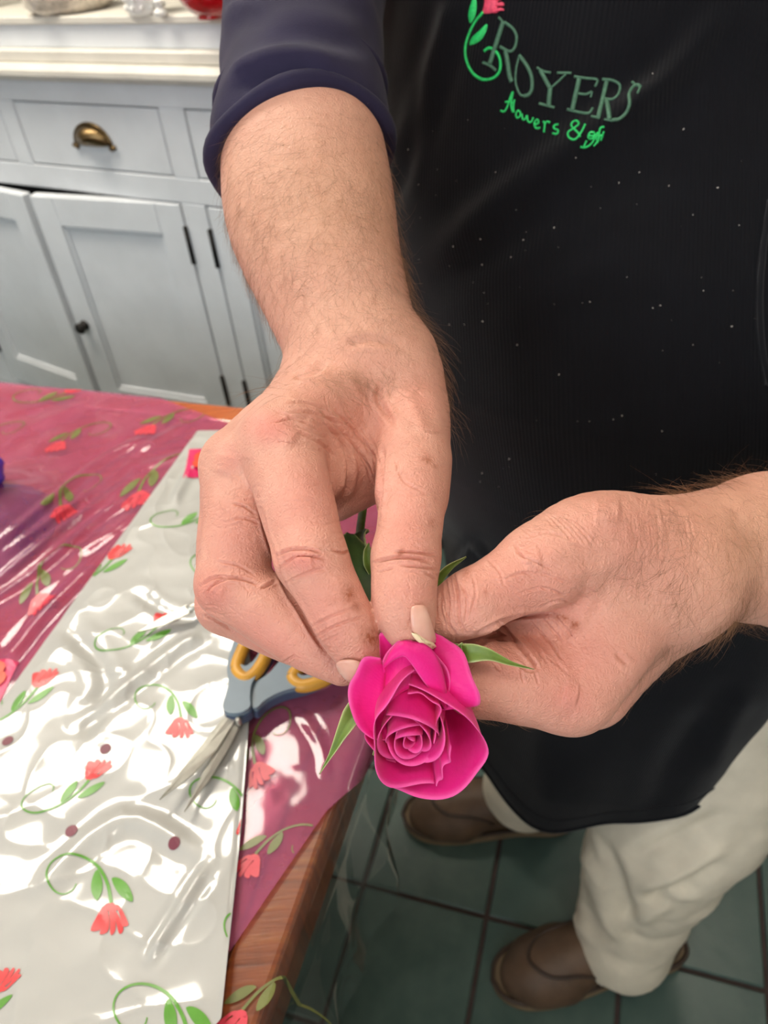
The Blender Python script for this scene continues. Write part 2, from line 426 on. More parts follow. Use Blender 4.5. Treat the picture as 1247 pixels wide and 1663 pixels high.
_CO = np.array([(i, j, k) for i in (0, 1) for j in (0, 1) for k in (0, 1)])
_ED = [(a, b) for a in range(8) for b in range(a+1, 8) if np.abs(_CO[a]-_CO[b]).sum() == 1]
def mesh_field(fn, lo, hi, h, B=8, slack=1.5, smooth=2):
    """surface nets on the blocks the surface passes through"""
    lo = np.asarray(lo, float); n = np.ceil((np.asarray(hi)-lo)/(h*B)).astype(int)
    g = np.stack(np.meshgrid(*[np.arange(k) for k in n], indexing='ij'), -1).reshape(-1, 3)
    ctr = (lo+(g+0.5)*h*B).astype(np.float32)
    act = np.abs(fn(ctr)) < 0.87*h*B*slack
    g = g[act]
    off = np.stack(np.meshgrid(*[np.arange(B+1)]*3, indexing='ij'), -1).reshape(-1, 3)
    V = []; VK = []; Fq = []
    dims = n*B+2
    key = lambda q: (q[..., 0].astype(np.int64)*dims[1]+q[..., 1])*dims[2]+q[..., 2]
    for s0 in range(0, len(g), 1500):
        gb = g[s0:s0+1500]
        gi = (gb[:, None, :]*B+off[None]).reshape(-1, 3)
        val = fn((lo+gi*h).astype(np.float32)).reshape(len(gb), B+1, B+1, B+1)
        ins = val < 0
        cs = sum(ins[:, a:a+B, b:b+B, c:c+B].astype(np.int8) for a, b, c in _CO)
        bi, ci, cj, ck = np.nonzero((cs > 0) & (cs < 8))
        if len(bi):
            cv = np.stack([val[bi, ci+a, cj+b, ck+c] for a, b, c in _CO], 1)
            acc = np.zeros((len(bi), 3)); cnt = np.zeros(len(bi))
            for a, b in _ED:
                va, vb = cv[:, a], cv[:, b]; m = (va < 0) != (vb < 0)
                t = np.where(m, va/(va-vb+1e-20), 0)
                acc += m[:, None]*(_CO[a]+(_CO[b]-_CO[a])*t[:, None]); cnt += m
            cell = gb[bi]*B+np.stack([ci, cj, ck], 1)
            V.append(lo+(cell+acc/cnt[:, None])*h); VK.append(key(cell))
        for ax in range(3):
            d = [0, 0, 0]; d[ax] = 1
            A = ins[:, :B, :B, :B]; Bm = ins[:, d[0]:B+d[0], d[1]:B+d[1], d[2]:B+d[2]]
            bi, ci, cj, ck = np.nonzero(A != Bm)
            if not len(bi): continue
            cell = gb[bi]*B+np.stack([ci, cj, ck], 1)
            u = np.zeros(3, int); w = np.zeros(3, int); u[(ax+1) % 3] = 1; w[(ax+2) % 3] = 1
            q = np.stack([key(cell-u-w), key(cell-w), key(cell), key(cell-u)], 1)
            fl = ~A[bi, ci, cj, ck]; q[fl] = q[fl][:, ::-1]
            Fq.append(q)
    V = np.concatenate(V); VK = np.concatenate(VK); o = np.argsort(VK); V = V[o]; VK = VK[o]
    Fq = np.concatenate(Fq); ix = np.searchsorted(VK, Fq); ix = np.clip(ix, 0, len(VK)-1)
    ok = (VK[ix] == Fq).all(1); Fq = ix[ok]
    for _ in range(smooth): V = relax(V, Fq, 0.5)
    return V, Fq
def relax(V, F, lam):
    a = F.ravel(); b = np.roll(F, -1, 1).ravel(); n = len(V)
    cnt = np.bincount(a, minlength=n)+np.bincount(b, minlength=n)
    out = np.empty_like(V)
    for k in range(3):
        s = np.bincount(a, V[b, k], n)+np.bincount(b, V[a, k], n)
        out[:, k] = V[:, k]+lam*(s/np.maximum(cnt, 1)-V[:, k])
    return out
def vnormals(V, F):
    n = np.cross(V[F[:, 2]]-V[F[:, 0]], V[F[:, 3]]-V[F[:, 1]])
    out = np.zeros_like(V)
    for k in range(3):
        for j in range(F.shape[1]): out[:, k] += np.bincount(F[:, j], n[:, k], len(V))
    return out/(np.linalg.norm(out, axis=1)[:, None]+1e-12)
def vnoise(X, scale, seed=0):
    """smooth value noise on points"""
    r = np.random.default_rng(seed).random((32, 32, 32)).astype(np.float32)
    Y = X*scale+100; i = np.floor(Y).astype(int); f = Y-i; f = f*f*(3-2*f); out = 0
    for a in (0, 1):
        for b in (0, 1):
            for c in (0, 1):
                w = (f[:, 0] if a else 1-f[:, 0])*(f[:, 1] if b else 1-f[:, 1])*(f[:, 2] if c else 1-f[:, 2])
                out = out+w*r[(i[:, 0]+a) % 32, (i[:, 1]+b) % 32, (i[:, 2]+c) % 32]
    return out-0.5
def seg_dist(px, py, poly):
    """distance in the picture plane to a polyline, and the place along it 0..1"""
    best = np.full(len(px), 1e9); tt = np.zeros(len(px)); n = len(poly)-1
    for i in range(n):
        a = poly[i]; b = poly[i+1]; d = b-a; l2 = d@d+1e-9
        t = np.clip(((px-a[0])*d[0]+(py-a[1])*d[1])/l2, 0, 1)
        q = np.hypot(px-a[0]-t*d[0], py-a[1]-t*d[1]); m = q < best
        best[m] = q[m]; tt[m] = (i+t[m])/n
    return best, tt
def carve(V, F, lines, zmax=None):
    """creases pressed into (depth > 0) or raised from (depth < 0) a surface where it faces the lines' side"""
    Nn = vnormals(V, F); px, py, pz = project(V)
    vd = CAM-V; vd /= np.linalg.norm(vd, axis=1)[:, None]
    face = np.clip(((Nn*vd).sum(1)-0.05)*4, 0, 1)
    disp = np.zeros(len(V))
    for ln in lines:
        pts, w, d = ln[0], ln[1], ln[2]; zr = ln[3] if len(ln) > 3 else None
        poly = catmull(pts, 5) if len(pts) > 2 else np.asarray(pts, float)
        lo = poly.min(0)-4*w; hi = poly.max(0)+4*w
        m = (px > lo[0]) & (px < hi[0]) & (py > lo[1]) & (py < hi[1]) & (face > 0)
        if zr is not None: m &= (pz > zr[0]) & (pz < zr[1])
        i = np.nonzero(m)[0]
        if not len(i): continue
        q, t = seg_dist(px[i], py[i], poly)
        fade = np.clip(np.minimum(t, 1-t)*5+0.15, 0, 1)
        pr = np.exp(-(q/w)**2)-0.35*np.exp(-((q-2.0*w)/w)**2)
        disp[i] -= d*0.001*pr*fade*face[i]
    return V+Nn*disp[:, None]
def blobs(V, F, lst, jitter=0.0):
    px, py, pz = project(V); Nn = vnormals(V, F); vd = CAM-V; vd /= np.linalg.norm(vd, axis=1)[:, None]
    face = np.clip((Nn*vd).sum(1)*3, 0, 1); a = np.zeros(len(V))
    for b in lst:
        x, y, rx, ry, ang, s = b[:6]; zr = b[6] if len(b) > 6 else (0, 9)
        c, sn = math.cos(math.radians(ang)), math.sin(math.radians(ang))
        u = (px-x)*c+(py-y)*sn; v = -(px-x)*sn+(py-y)*c
        a = np.maximum(a, s*np.exp(-((u/rx)**2+(v/ry)**2))*face*((pz > zr[0]) & (pz < zr[1])))
    return a
def set_color(o, name, cols):
    at = o.data.color_attributes.new(name, 'FLOAT_COLOR', 'POINT')
    c = np.ones((len(o.data.vertices), 4), np.float32); c[:, :cols.shape[1]] = cols
    at.data.foreach_set('color', c.ravel())

# ------------------------------------------------------------------ the room
UA = np.array([math.cos(math.radians(20)), -math.sin(math.radians(20)), 0])     # table / floor grid axes
VA = np.array([math.sin(math.radians(20)), math.cos(math.radians(20)), 0])
ZA = np.array([0, 0, 1.0])
GX = np.stack([UA, VA, ZA])
def UV(u, v, z): return UA*u+VA*v+ZA*z
YC = math.radians(31)
CU = np.array([math.cos(YC), -math.sin(YC), 0]); CN = np.array([-math.sin(YC), -math.cos(YC), 0])
CX = np.stack([CU, CN, ZA]); CP0 = np.array([-0.519, 1.755, 0])
def CB(s, d, h): return CP0+CU*s+CN*d+ZA*h            # along the dresser, out from its front, up

def structure(o): o['kind'] = 'structure'; return o
# floor slab and tiles
TU, TV = 0.207, 0.211
fl = structure(MB().box(UV(0.2, 0.2, -0.056), (6.4, 6.4, 0.10), GX).build('floor', M['grout']))
proto = None
for i in range(-8, 6):
    for j in range(-4, 9):
        c = UV(0.124+(i+0.5)*TU, 0.514+(j+0.5)*TV, -0.0035)
        if proto is None:
            proto = MB().box((0, 0, 0), (TU-0.007, TV-0.007, 0.007), GX, bev=0.0022).build('tile', M['tile'], fl); proto.location = c
        else:
            t = proto.copy(); C.objects.link(t); t.parent = fl; t.location = c
            t.rotation_euler = (random.uniform(-.002, .002), random.uniform(-.002, .002), 0)
m = MB()                                                # beyond the nearest tiles: still tiles, joined
for i in range(-15, 15):
    for j in range(-14, 15):
        if -8 <= i < 6 and -4 <= j < 9: continue
        m.box(UV(0.124+(i+0.5)*TU, 0.514+(j+0.5)*TV, -0.0035), (TU-0.007, TV-0.007, 0.007), GX)
ft = m.build('far_tiles', M['tile'], fl); ft['kind'] = 'stuff'

BACK = -0.47                                            # wall behind the dresser
def wall(name, p, q, h0=0.0, h1=2.6, holes=()):
    p = np.array(p, float); q = np.array(q, float); d = q-p; Lw = np.linalg.norm(d); d /= Lw
    n = np.array([d[1], -d[0], 0]) if len(d) == 3 else None
    ax = np.stack([d, n, ZA]); mb = MB()
    xs = sorted({0, Lw, *[h[0] for h in holes], *[h[1] for h in holes]}); zs = sorted({h0, h1, *[h[2] for h in holes], *[h[3] for h in holes]})
    for a, b in zip(xs[:-1], xs[1:]):
        for e, f in zip(zs[:-1], zs[1:]):
            if any(h[0] <= (a+b)/2 <= h[1] and h[2] <= (e+f)/2 <= h[3] for h in holes): continue
            mb.box(p+d*(a+b)/2+n*0.05+ZA*(e+f)/2, (b-a, 0.1, f-e), ax)
    return structure(mb.build(name, M['wall_paint'])), p, d, n
r00 = CB(-2.6, BACK, 0); r10 = CB(1.75, BACK, 0); r11 = CB(1.75, 3.45, 0); r01 = CB(-2.6, 3.45, 0)
wall('wall_back', r10, r00); wall('wall_left', r00, r01)
_, wp, wd, wn = wall('wall_front', r01, r11, holes=[(1.2, 3.2, 0.9, 2.3)])
wall('wall_right', r11, r10)
wf = MB(); fr = np.stack([wd, wn, ZA])
for a, b, e, f in [(1.2, 1.27, .9, 2.3), (3.13, 3.2, .9, 2.3), (1.27, 3.13, .9, .97), (1.27, 3.13, 2.23, 2.3), (2.17, 2.23, .97, 2.23)]:
    wf.box(wp+wd*(a+b)/2+wn*0.05+ZA*(e+f)/2, (b-a, 0.07, f-e), fr)
win = structure(wf.build('window_1', M['white_paint']))
gl, nt_, b_ = nt_mat('window_glass'); b_.inputs['Transmission Weight'].default_value = 1.0; b_.inputs['Roughness'].default_value = 0.0; b_.inputs['IOR'].default_value = 1.0
for a, b in ((1.27, 2.17), (2.23, 3.13)):
    MB().box(wp+wd*(a+b)/2+wn*0.05+ZA*1.6, (b-a, 0.006, 1.26), fr).build('pane', gl, win)
cen = CB(-0.4, 1.5, 2.65)
structure(MB().box(cen, (4.6, 4.2, 0.1), CX).build('ceiling', M['ceiling_paint']))
bb = structure(MB().box(CB(-0.425, BACK+0.009, 0.05), (4.3, 0.018, 0.10), CX, bev=0.004).build('baseboard_back', M['white_paint']))
for i, (x, y) in enumerate(CEIL_PANELS):
    t = empty('ceiling_light', ['fluorescent ceiling panel above the dresser and table', 'fluorescent ceiling panel above the photographer', 'fluorescent ceiling panel behind the florist'][i], 'ceiling light', 'ceiling light panels')
    t.location = (x, y, 2.6)
    f = MB()
    for cx, cy, dx, dy in ((0, .30, 1.24, .04), (0, -.30, 1.24, .04), (.60, 0, .04, .56), (-.60, 0, .04, .56)): f.box((cx, cy, -0.035), (dx, dy, 0.07))
    f.build('frame', M['white_paint'], t)
    MB().box((0, 0, -0.03), (1.16, 0.56, 0.012)).build('diffuser', M['lamp'], t)

# ------------------------------------------------------------------ white dresser
dr = empty('dresser', 'white painted dresser with drawers and panelled doors behind the table', 'cabinet')
ms = MB()
SX0, SX1 = -1.10, 1.22
ms.box(CB((SX0+SX1)/2, BACK+0.02+0.21, 0.52), (SX1-SX0, 0.40, 0.96), CX)     # solid block, coloured near-black in place of the shade inside a hollow dresser
ms.build('carcass', M['gap_shade'], dr)
ff = MB()
def rail(mb, s0, s1, h0, h1, d0=-0.028, d1=0.0, bev=0.002): mb.box(CB((s0+s1)/2, (d0+d1)/2, (h0+h1)/2), (s1-s0, d1-d0, h1-h0), CX, bev=bev)
rail(ff, SX0, SX1, 0.967, 1.013); rail(ff, SX0, SX1, 0.787, 0.838); rail(ff, SX0, SX1, 0.04, 0.20)
for a, b in ((SX0, -1.06), (-0.672, -0.626), (-0.26, -0.213), (0.191, 0.254), (0.66, 0.705), (1.17, SX1)):
    rail(ff, a, b, 0.838, 0.967)
for a, b in ((SX0, -1.06), (-0.69, -0.632), (0.191, 0.254), (0.66, 0.715), (1.17, SX1)): rail(ff, a, b, 0.20, 0.787)
ff.build('face_frame', M['white_paint'], dr)
for sd in (SX0-0.01, SX1+0.01): MB().box(CB(sd, BACK+0.23, 0.52), (0.02, 0.43, 0.98), CX, bev=0.002).build('side_panel', M['white_paint'], dr)
def cup_pull(s, h, par):
    m_ = MB(); V = []; n1, n2 = 18, 9; w, hh, dp = 0.046, 0.036, 0.026
    for j in range(n2+1):
        for i in range(n1+1):
            th = math.pi*i/n1; ph = (math.pi/2)*j/n2
            V.append(CB(s-w*math.cos(th)*math.cos(ph)**0.7 if j < n2 else s, 0.002+dp*math.sin(ph)*(0.35+0.65*math.sin(th)), h-0.014+hh*math.sin(th)*(0.35+0.65*math.cos(ph))))
    m_.add(V, [(j*(n1+1)+i, j*(n1+1)+i+1, (j+1)*(n1+1)+i+1, (j+1)*(n1+1)+i) for j in range(n2) for i in range(n1)])
    rim = [CB(s-(w+.004)*math.cos(math.pi*i/18), 0.003, h-0.014+(hh+.004)*math.sin(math.pi*i/18)) for i in range(19)]
    m_.tube(rim, 0.0035, 6)
    for q in (-1, 1): m_.tube([CB(s+q*w, 0.003, h-0.020), CB(s+q*(w+.013), 0.003, h-0.017)], [0.006, 0.004], 6)
    o = m_.build('cup_pull', M['brass'], par, smooth=True); o['label'] = 'aged brass cup pull'; so = o.modifiers.new('solid', 'SOLIDIFY'); so.thickness = 0.0015
for a, b in ((-1.06, -0.672), (-0.626, -0.26), (-0.213, 0.191), (0.254, 0.66), (0.705, 1.17)):
    g = 0.0028
    d = MB().box(CB((a+b)/2, -0.013, 0.9025), (b-a-2*g, 0.024, 0.129-2*g), CX, bev=0.002).build('drawer', M['white_paint'], dr)
    cup_pull((a+b)/2+0.006, 0.905, d)
def door(hs, w, ang, sgn, knob=True):
    """hinge at hs; the leaf runs to -s when sgn<0; swung out by ang"""
    ca, sa = math.cos(ang), math.sin(ang)
    def T(x, d, h):                                   # x from the hinge along the leaf
        return CB(hs+sgn*(x*ca-0)-sgn*d*sa*0, x*sa+d*ca-0.026, h)
    ex = (CU*sgn*ca+CN*sa); en = np.cross(ZA, ex)*(1 if sgn < 0 else -1)
    if en@CN < 0: en = -en
    AX = np.stack([ex, en, ZA]); o0 = CB(hs, 0, 0)-en*0.0
    def bx(mb, x0, x1, h0, h1, d0, d1, bev=0.002): mb.box(o0+ex*(x0+x1)/2+en*(d0+d1)/2+ZA*(h0+h1)/2, (x1-x0, d1-d0, h1-h0), AX, bev=bev)
    f = MB(); h0, h1 = 0.205, 0.784; st = 0.066
    bx(f, 0.003, st, h0, h1, -0.024, 0.0); bx(f, w-st, w-0.003, h0, h1, -0.024, 0.0); bx(f, st, w-st, h1-0.066, h1, -0.024, 0.0); bx(f, st, w-st, h0, h0+0.085, -0.024, 0.0)
    o = f.build('door', M['white_paint'], dr)
    p = MB(); bx(p, st-0.003, w-st+0.003, h0+0.08, h1-0.06, -0.020, -0.010, 0)
    for (x0, x1, a0, a1) in ((st, st+0.009, h0+.085, h1-.066), (w-st-.009, w-st, h0+.085, h1-.066), (st, w-st, h1-.075, h1-.066), (st, w-st, h0+.085, h0+.094)): bx(p, x0, x1, a0, a1, -0.011, -0.004, 0.003)
    p.build('door_panel', M['white_paint'], o)
    if knob:
        c = o0+ex*(w-0.032)+ZA*0.470; kx = np.stack([ex, np.cross(en, ex), en])
        k = MB().lathe([(0.0, 0), (0.013, 0.0), (0.013, 0.003), (0.006, 0.005), (0.006, 0.012), (0.013, 0.016), (0.0145, 0.021), (0.011, 0.026), (0.0, 0.0275)], c, 20, kx).build('door_knob', M['iron'], o, smooth=True)
        k['label'] = 'round black door knob'
    for hh in (0.697, 0.335):
        hm = MB(); hm.tube([CB(hs, 0.002, hh-0.036), CB(hs, 0.002, hh+0.036)], 0.0055, 8)
        for q in (-1, 1): hm.lathe([(0, -0.004), (0.004, -0.002), (0.0065, 0.001), (0.004, 0.004), (0, 0.006)], CB(hs, 0.002, hh+q*0.038), 8)
        hm.build('hinge', M['iron'], o, smooth=True)['label'] = 'black barrel hinge'
door(0.190, 0.405, math.radians(6.3), -1); door(-0.632, 0.408, math.radians(6.8), 1, False)
door(0.255, 0.403, 0.0, 1); door(1.17, 0.452, 0.0, -1); door(-1.06, 0.366, 0.0, 1)
for name, z0, z1, d1, bev in (('counter', 1.013, 1.042, 0.034, 0.010), ('counter_step', 1.042, 1.064, 0.012, 0.003)):
    MB().box(CB((SX0+SX1)/2, (BACK+0.02+d1)/2, (z0+z1)/2), (SX1-SX0+2*d1, d1-BACK-0.02, z1-z0), CX, bev=bev).build(name, M['cream_paint'], dr)
MB().box(CB((SX0+SX1)/2, -0.03, 1.084), (SX1-SX0, 0.04, 0.040), CX, bev=0.002).build('shelf_apron', M['white_paint'], dr)
MB().box(CB((SX0+SX1)/2, (BACK+0.02-0.004)/2, 1.1105), (SX1-SX0, -0.004-BACK-0.02, 0.013), CX, bev=0.002).build('shelf', M['cream_paint'], dr)
MB().box(CB((SX0+SX1)/2, BACK+0.03, 1.46), (SX1-SX0, 0.02, 0.69), CX, bev=0.002).build('back_panel', M['cream_paint'], dr)
MB().box(CB(-0.325, -0.23, 1.447), (0.02, 0.40, 0.66), CX, bev=0.002).build('divider', M['cream_paint'], dr)
MB().box(CB((SX0+SX1)/2, -0.22, 1.79), (SX1-SX0, 0.46, 0.02), CX, bev=0.002).build('top_shelf', M['cream_paint'], dr)
SH = 1.117
def onshelf(px, py): return onz(px, py, SH)
# pebbled glass dish with dried flowers
gp = onshelf(118, 16); gp[2] = SH
dish = empty('glass_dish', 'pebbled glass dish of dried flowers and moss on the dresser shelf', 'dish'); dish.location = gp
def bumpy_lathe(prof, n, amp, fr_):
    m_ = MB(); m_.lathe(prof, (0, 0, 0), n); v = m_.v[0]; r = np.hypot(v[:, 0], v[:, 1])+1e-9
    k = amp*(np.sin(np.arctan2(v[:, 1], v[:, 0])*fr_)*np.sin(v[:, 2]*420)); v[:, 0] *= 1+k/r; v[:, 1] *= 1+k/r; return m_
bumpy_lathe([(0, 0), (0.072, 0), (0.086, 0.012), (0.088, 0.05), (0.080, 0.075), (0.076, 0.075), (0.082, 0.05), (0.080, 0.016), (0.0, 0.010)], 48, 0.0022, 18).build('bowl', M['pebble_glass'], dish, smooth=True)
for i, (x, y, r) in enumerate(((0.045, -0.01, 0.034), (0.01, 0.035, 0.030), (0.03, 0.03, 0.026), (0.055, 0.02, 0.024))):
    m_ = MB(); m_.lathe([(r*math.sin(a), r*0.8*(1-math.cos(a))) for a in np.linspace(0.05, 3.1, 9)], (x, y, 0.030), 14)
    v = m_.v[0]; v += RNG.normal(0, 0.0025, v.shape); m_.build('moss_ball', M['moss'], dish, smooth=True)
m_ = MB()
for k in range(9):
    a = k*0.7; c = np.array([-0.042, -0.012, 0.050]); d = np.array([math.cos(a), math.sin(a), 0.35]); w = np.array([-math.sin(a), math.cos(a), 0])
    m_.add([c, c+d*.016+w*.010, c+d*.034, c+d*.016-w*.010], [(0, 1, 2, 3)])
m_.lathe([(0, 0), (0.008, 0.004), (0, 0.010)], (-0.042, -0.012, 0.050), 8); m_.build('dried_flower', M['gold_petal'], dish)
# ribbed white candle holder, small crystal, red glass bird
v0 = onshelf(238, 22); v0[2] = SH
vs = empty('hobnail_vase', 'white knobbly milk glass vase on the dresser shelf', 'vase'); vs.location = v0
bumpy_lathe([(0, 0), (0.030, 0), (0.033, 0.008), (0.036, 0.06), (0.040, 0.11), (0.037, 0.11), (0.033, 0.06), (0.028, 0.012), (0, 0.010)], 40, 0.0018, 12).build('vase_body', M['frost_glass'], vs, smooth=True)
kn = MB()
for j in range(7):
    for k in range(12):
        a = 2*math.pi*(k+0.5*(j % 2))/12; r = 0.034+0.0009*j
        kn.lathe([(0.0045*math.cos(t), 0.0045*math.sin(t)) for t in np.linspace(-1.5, 1.5, 4)], (r*math.cos(a), r*math.sin(a), 0.012+j*0.014), 5)
kn.build('knobs', M['frost_glass'], vs, smooth=True)['kind'] = 'stuff'
c0 = onshelf(262, 26); c0[2] = SH
cr = MB(); cr.lathe([(0, 0), (0.010, 0.0), (0.013, 0.006), (0.006, 0.013), (0.010, 0.022), (0.0, 0.030)], c0, 7)
tag(cr.build('glass_drop', M['frost_glass']), 'tiny clear glass ornament beside the white knobbly vase', 'ornament')
b0 = onshelf(345, 28); b0[2] = SH
bird = empty('glass_bird', 'glossy red glass bird ornament at the right of the dresser shelf', 'ornament'); bird.location = b0
bx_ = np.stack([CU, -CN, ZA])
def bird_body():
    pts = [(-0.065, 0.095, 0.010), (-0.045, 0.065, 0.026), (-0.015, 0.043, 0.041), (0.02, 0.042, 0.041), (0.05, 0.055, 0.026), (0.068, 0.075, 0.020), (0.085, 0.078, 0.004)]
    p = catmull(np.array([(*(CU*a+ZA*h), r) for a, h, r in pts]), 5)
    m_ = MB(); m_.tube(p[:, :3], p[:, 3], 20); return m_
bird_body().build('bird_body', M['red_glass'], bird, smooth=True)
MB().lathe([(0, 0), (0.026, 0), (0.024, 0.006), (0.014, 0.012), (0, 0.014)], (0, 0, 0), 20).build('foot', M['red_glass'], bird, smooth=True)

# ------------------------------------------------------------------ table
TZ, UE, VB = 0.75, -0.162, 0.782
tb = empty('work_table', 'varnished pine work table with a rounded corner, covered in wrapping film', 'table')
def table_outline(ins=0.0, n=10):
    pts = [(-1.45, -0.75), (UE-ins, -0.75), (UE-ins, 0.50)]
    R = 0.26-ins; c = (UE-0.26, 0.50)
    pts += [(c[0]+R*math.cos(a), c[1]+R*1.085*math.sin(a)) for a in np.linspace(0, math.pi/2, n)[1:]]
    pts += [(-1.45, VB-ins)]
    return pts
tt_ = MB(); tt_.prism(table_outline(0.036), TZ-0.045, TZ, T=lambda q: UV(*q)); tt_.build('tabletop', M['wood'], tb, bevel=0.001)
es = MB(); o1 = table_outline(0.0); o2 = table_outline(0.0345); nn = len(o1)
V = [UV(p[0], p[1], z) for z in (TZ-0.062, TZ+0.0005) for o in (o1, o2) for p in o]
ids = range(1, nn-1)
es.add(V, [(2*nn+i, 2*nn+i+1, 3*nn+i+1, 3*nn+i) for i in ids]+[(i, i+1, 2*nn+i+1, 2*nn+i) for i in ids]+[(nn+i, nn+i+1, i+1, i) for i in ids]+[(3*nn+i, 3*nn+i+1, nn+i+1, nn+i) for i in ids])
es.build('edge_moulding', M['wood'], tb, bevel=0.004)
for (u, v) in ((-0.48, 0.52), (-1.35, 0.68), (-0.28, -0.65), (-1.35, -0.65)):
    MB().box(UV(u, v, 0.352), (0.065, 0.065, 0.704), GX, bev=0.006).build('leg', M['wood'], tb)
for (u0, v0_, u1, v1) in ((-1.35, .68, -.48, .68), (-1.35, -.65, -.28, -.65), (-1.35, -.65, -1.35, .68)):
    d = np.array([u1-u0, v1-v0_]); l = np.hypot(*d)
    MB().box(UV((u0+u1)/2, (v0_+v1)/2, 0.66), ((l-.06) if abs(d[0]) > .1 else .022, (l-.06) if abs(d[1]) > .1 else .022, 0.088), GX, bev=0.002).build('skirt', M['wood'], tb)

# ------------------------------------------------------------------ films on the table
def uv_of(px, py, z=TZ):
    w = onz(px, py, z); return np.array([w@UA, w@VA])
def sheet(rows, nu, nv, hf):
    """rows: list of (left uv, right uv) from back to front"""
    r = np.array([[*a, *b] for a, b in rows], float); t = np.concatenate([[0], np.cumsum(np.linalg.norm(np.diff((r[:, :2]+r[:, 2:])/2, axis=0), axis=1))]); t /= t[-1]
    q = np.stack([np.interp(np.linspace(0, 1, nv), t, r[:, k]) for k in range(4)], 1)
    s = np.linspace(0, 1, nu)
    G = q[:, None, :2]*(1-s)[None, :, None]+q[:, None, 2:]*s[None, :, None]
    V = hf(G.reshape(-1, 2), np.tile(s, nv), np.repeat(np.linspace(0, 1, nv), nu))
    i = np.arange(nv-1)[:, None]*nu+np.arange(nu-1)[None]; i = i.ravel()
    return V, np.stack([i, i+nu, i+nu+1, i+1], 1)
def lay(G, z, drop_r=0.006, wave=None):
    """lays sheet coordinates on the table; what reaches past the edge hangs down"""
    u = G[:, 0].copy(); dz = np.zeros(len(u)); ov = u-(UE+0.003); over = ov > 0
    o = np.maximum(ov, 0); ang = np.minimum(o/drop_r, math.pi/2)
    uu = np.where(over, UE+0.003+drop_r*np.sin(ang), u); dz = np.where(over, -drop_r*(1-np.cos(ang))-np.maximum(0, o-drop_r*math.pi/2), 0)
    if wave is not None: uu = uu+np.where(over, wave(G, o), 0)
    return UA[None]*uu[:, None]+VA[None]*G[:, 1:2]+ZA[None]*(z+dz)[:, None]
BLUE = uv_of(-30, 870)
def blue_hump(G): return 0.040*np.exp(-(((G[:, 0]-BLUE[0])/0.075)**2+((G[:, 1]-BLUE[1])/0.085)**2)**1.3)
def hf_pink(G, s, t):
    z = TZ+0.0035+blue_hump(G)*1.10
    X = np.stack([G[:, 0], G[:, 1], 0*s], 1)
    z = z+0.0016*(vnoise(X, 14, 1)+0.5)+0.0010*(vnoise(X, 40, 2)+0.5)
    return lay(G, z, 0.010)
a1, a2, a3, a4, a5 = uv_of(262, 650), uv_of(398, 702), uv_of(680, 830), uv_of(555, 1330), uv_of(375, 1550)
rowsp = [((-1.1, VB-0.004), (a1[0], VB-0.004)), ((-1.1, a2[1]), a2), ((-1.1, a3[1]), (UE-0.03, a3[1])), ((-1.1, 0.46), (UE+0.05, 0.46)), ((-1.1, 0.33), (UE+0.035, 0.33)), ((-1.1, a4[1]), (UE-0.004, a4[1])), ((-1.1, a5[1]), a5), ((-1.1, -0.02), (a5[0]-0.20, -0.02))]
V, F = sheet(rowsp, 300, 300, hf_pink)
ridges = [([(-30, 905), (67, 824), (169, 745), (250, 704)], 5, -4.0), ([(0, 903), (74, 850), (173, 783), (215, 750)], 5, -3.5), ([(-20, 955), (109, 850), (165, 815)], 5, -4.0), ([(-20, 980), (53, 932), (162, 840), (205, 815)], 5, -4.5),
          ([(10, 1075), (32, 1048), (88, 981), (194, 882)], 8, -5.0), ([(215, 735), (300, 690)], 5, -2.5), ([(225, 760), (330, 730)], 6, -2), ([(30, 700), (150, 650)], 8, -1.5), ([(120, 900), (200, 850), (262, 790)], 6, -2.0), ([(490, 1160), (520, 1210), (530, 1260)], 6, -1.6)]
V = carve(V, F, ridges)
pink = tag(mesh_np('pink_film', V, F, M['pink_film']), 'translucent pink cellophane with tulip print spread over the table', 'cellophane')
PINK_T = BVHTree.FromPolygons(V.tolist(), F.tolist())

w0, w1, w2, w3 = uv_of(322, 713), uv_of(366, 712), uv_of(0, 1165), uv_of(413, 1110)
w5 = uv_of(365, 1663)
dirL = (w2-w0)/(w2[1]-w0[1])
WZ = TZ+0.011
def hf_white(G, s, t):
    X = np.stack([G[:, 0], G[:, 1], 0*s], 1)
    edge = np.clip(np.minimum(s, 1-s)*14, 0, 1)
    n1, n2, n3 = vnoise(X, 11, 5), vnoise(X, 27, 6), vnoise(X, 60, 8)
    rid = np.abs(vnoise(X@np.array([[.8, .6, 0], [-.6*2.2, .8*2.2, 0], [0, 0, 1]]).T, 16, 9))
    XW = X+0.02*np.stack([vnoise(X, 20, 15), vnoise(X, 20, 16), 0*s], 1)
    rid = np.abs(vnoise(XW@np.array([[.8, .6, 0], [-.6*1.6, .8*1.6, 0], [0, 0, 1]]).T, 13, 9)); rid2 = np.abs(vnoise(XW, 31, 19))
    z = WZ+0.0022*edge*n1+0.0016*edge*n2+0.0005*n3-0.0030*edge*np.sqrt(rid+.002)-0.0016*edge*np.sqrt(rid2+.002)+0.003*edge
    z = z+0.0008*np.sin(t*1300)*(t < 0.028)
    return lay(G, z)
def leftu(v): return w0[0]+dirL[0]*(v-w0[1])
rowsw = [(w0, w1), ((leftu(w3[1]), w3[1]), w3), ((leftu(.36), .36), uv_of(397, 1345)), ((leftu(w5[1]), w5[1]), w5), ((leftu(-.05), -.05), (w5[0]-.075, -.05))]
V, F = sheet(rowsw, 240, 420, hf_white)
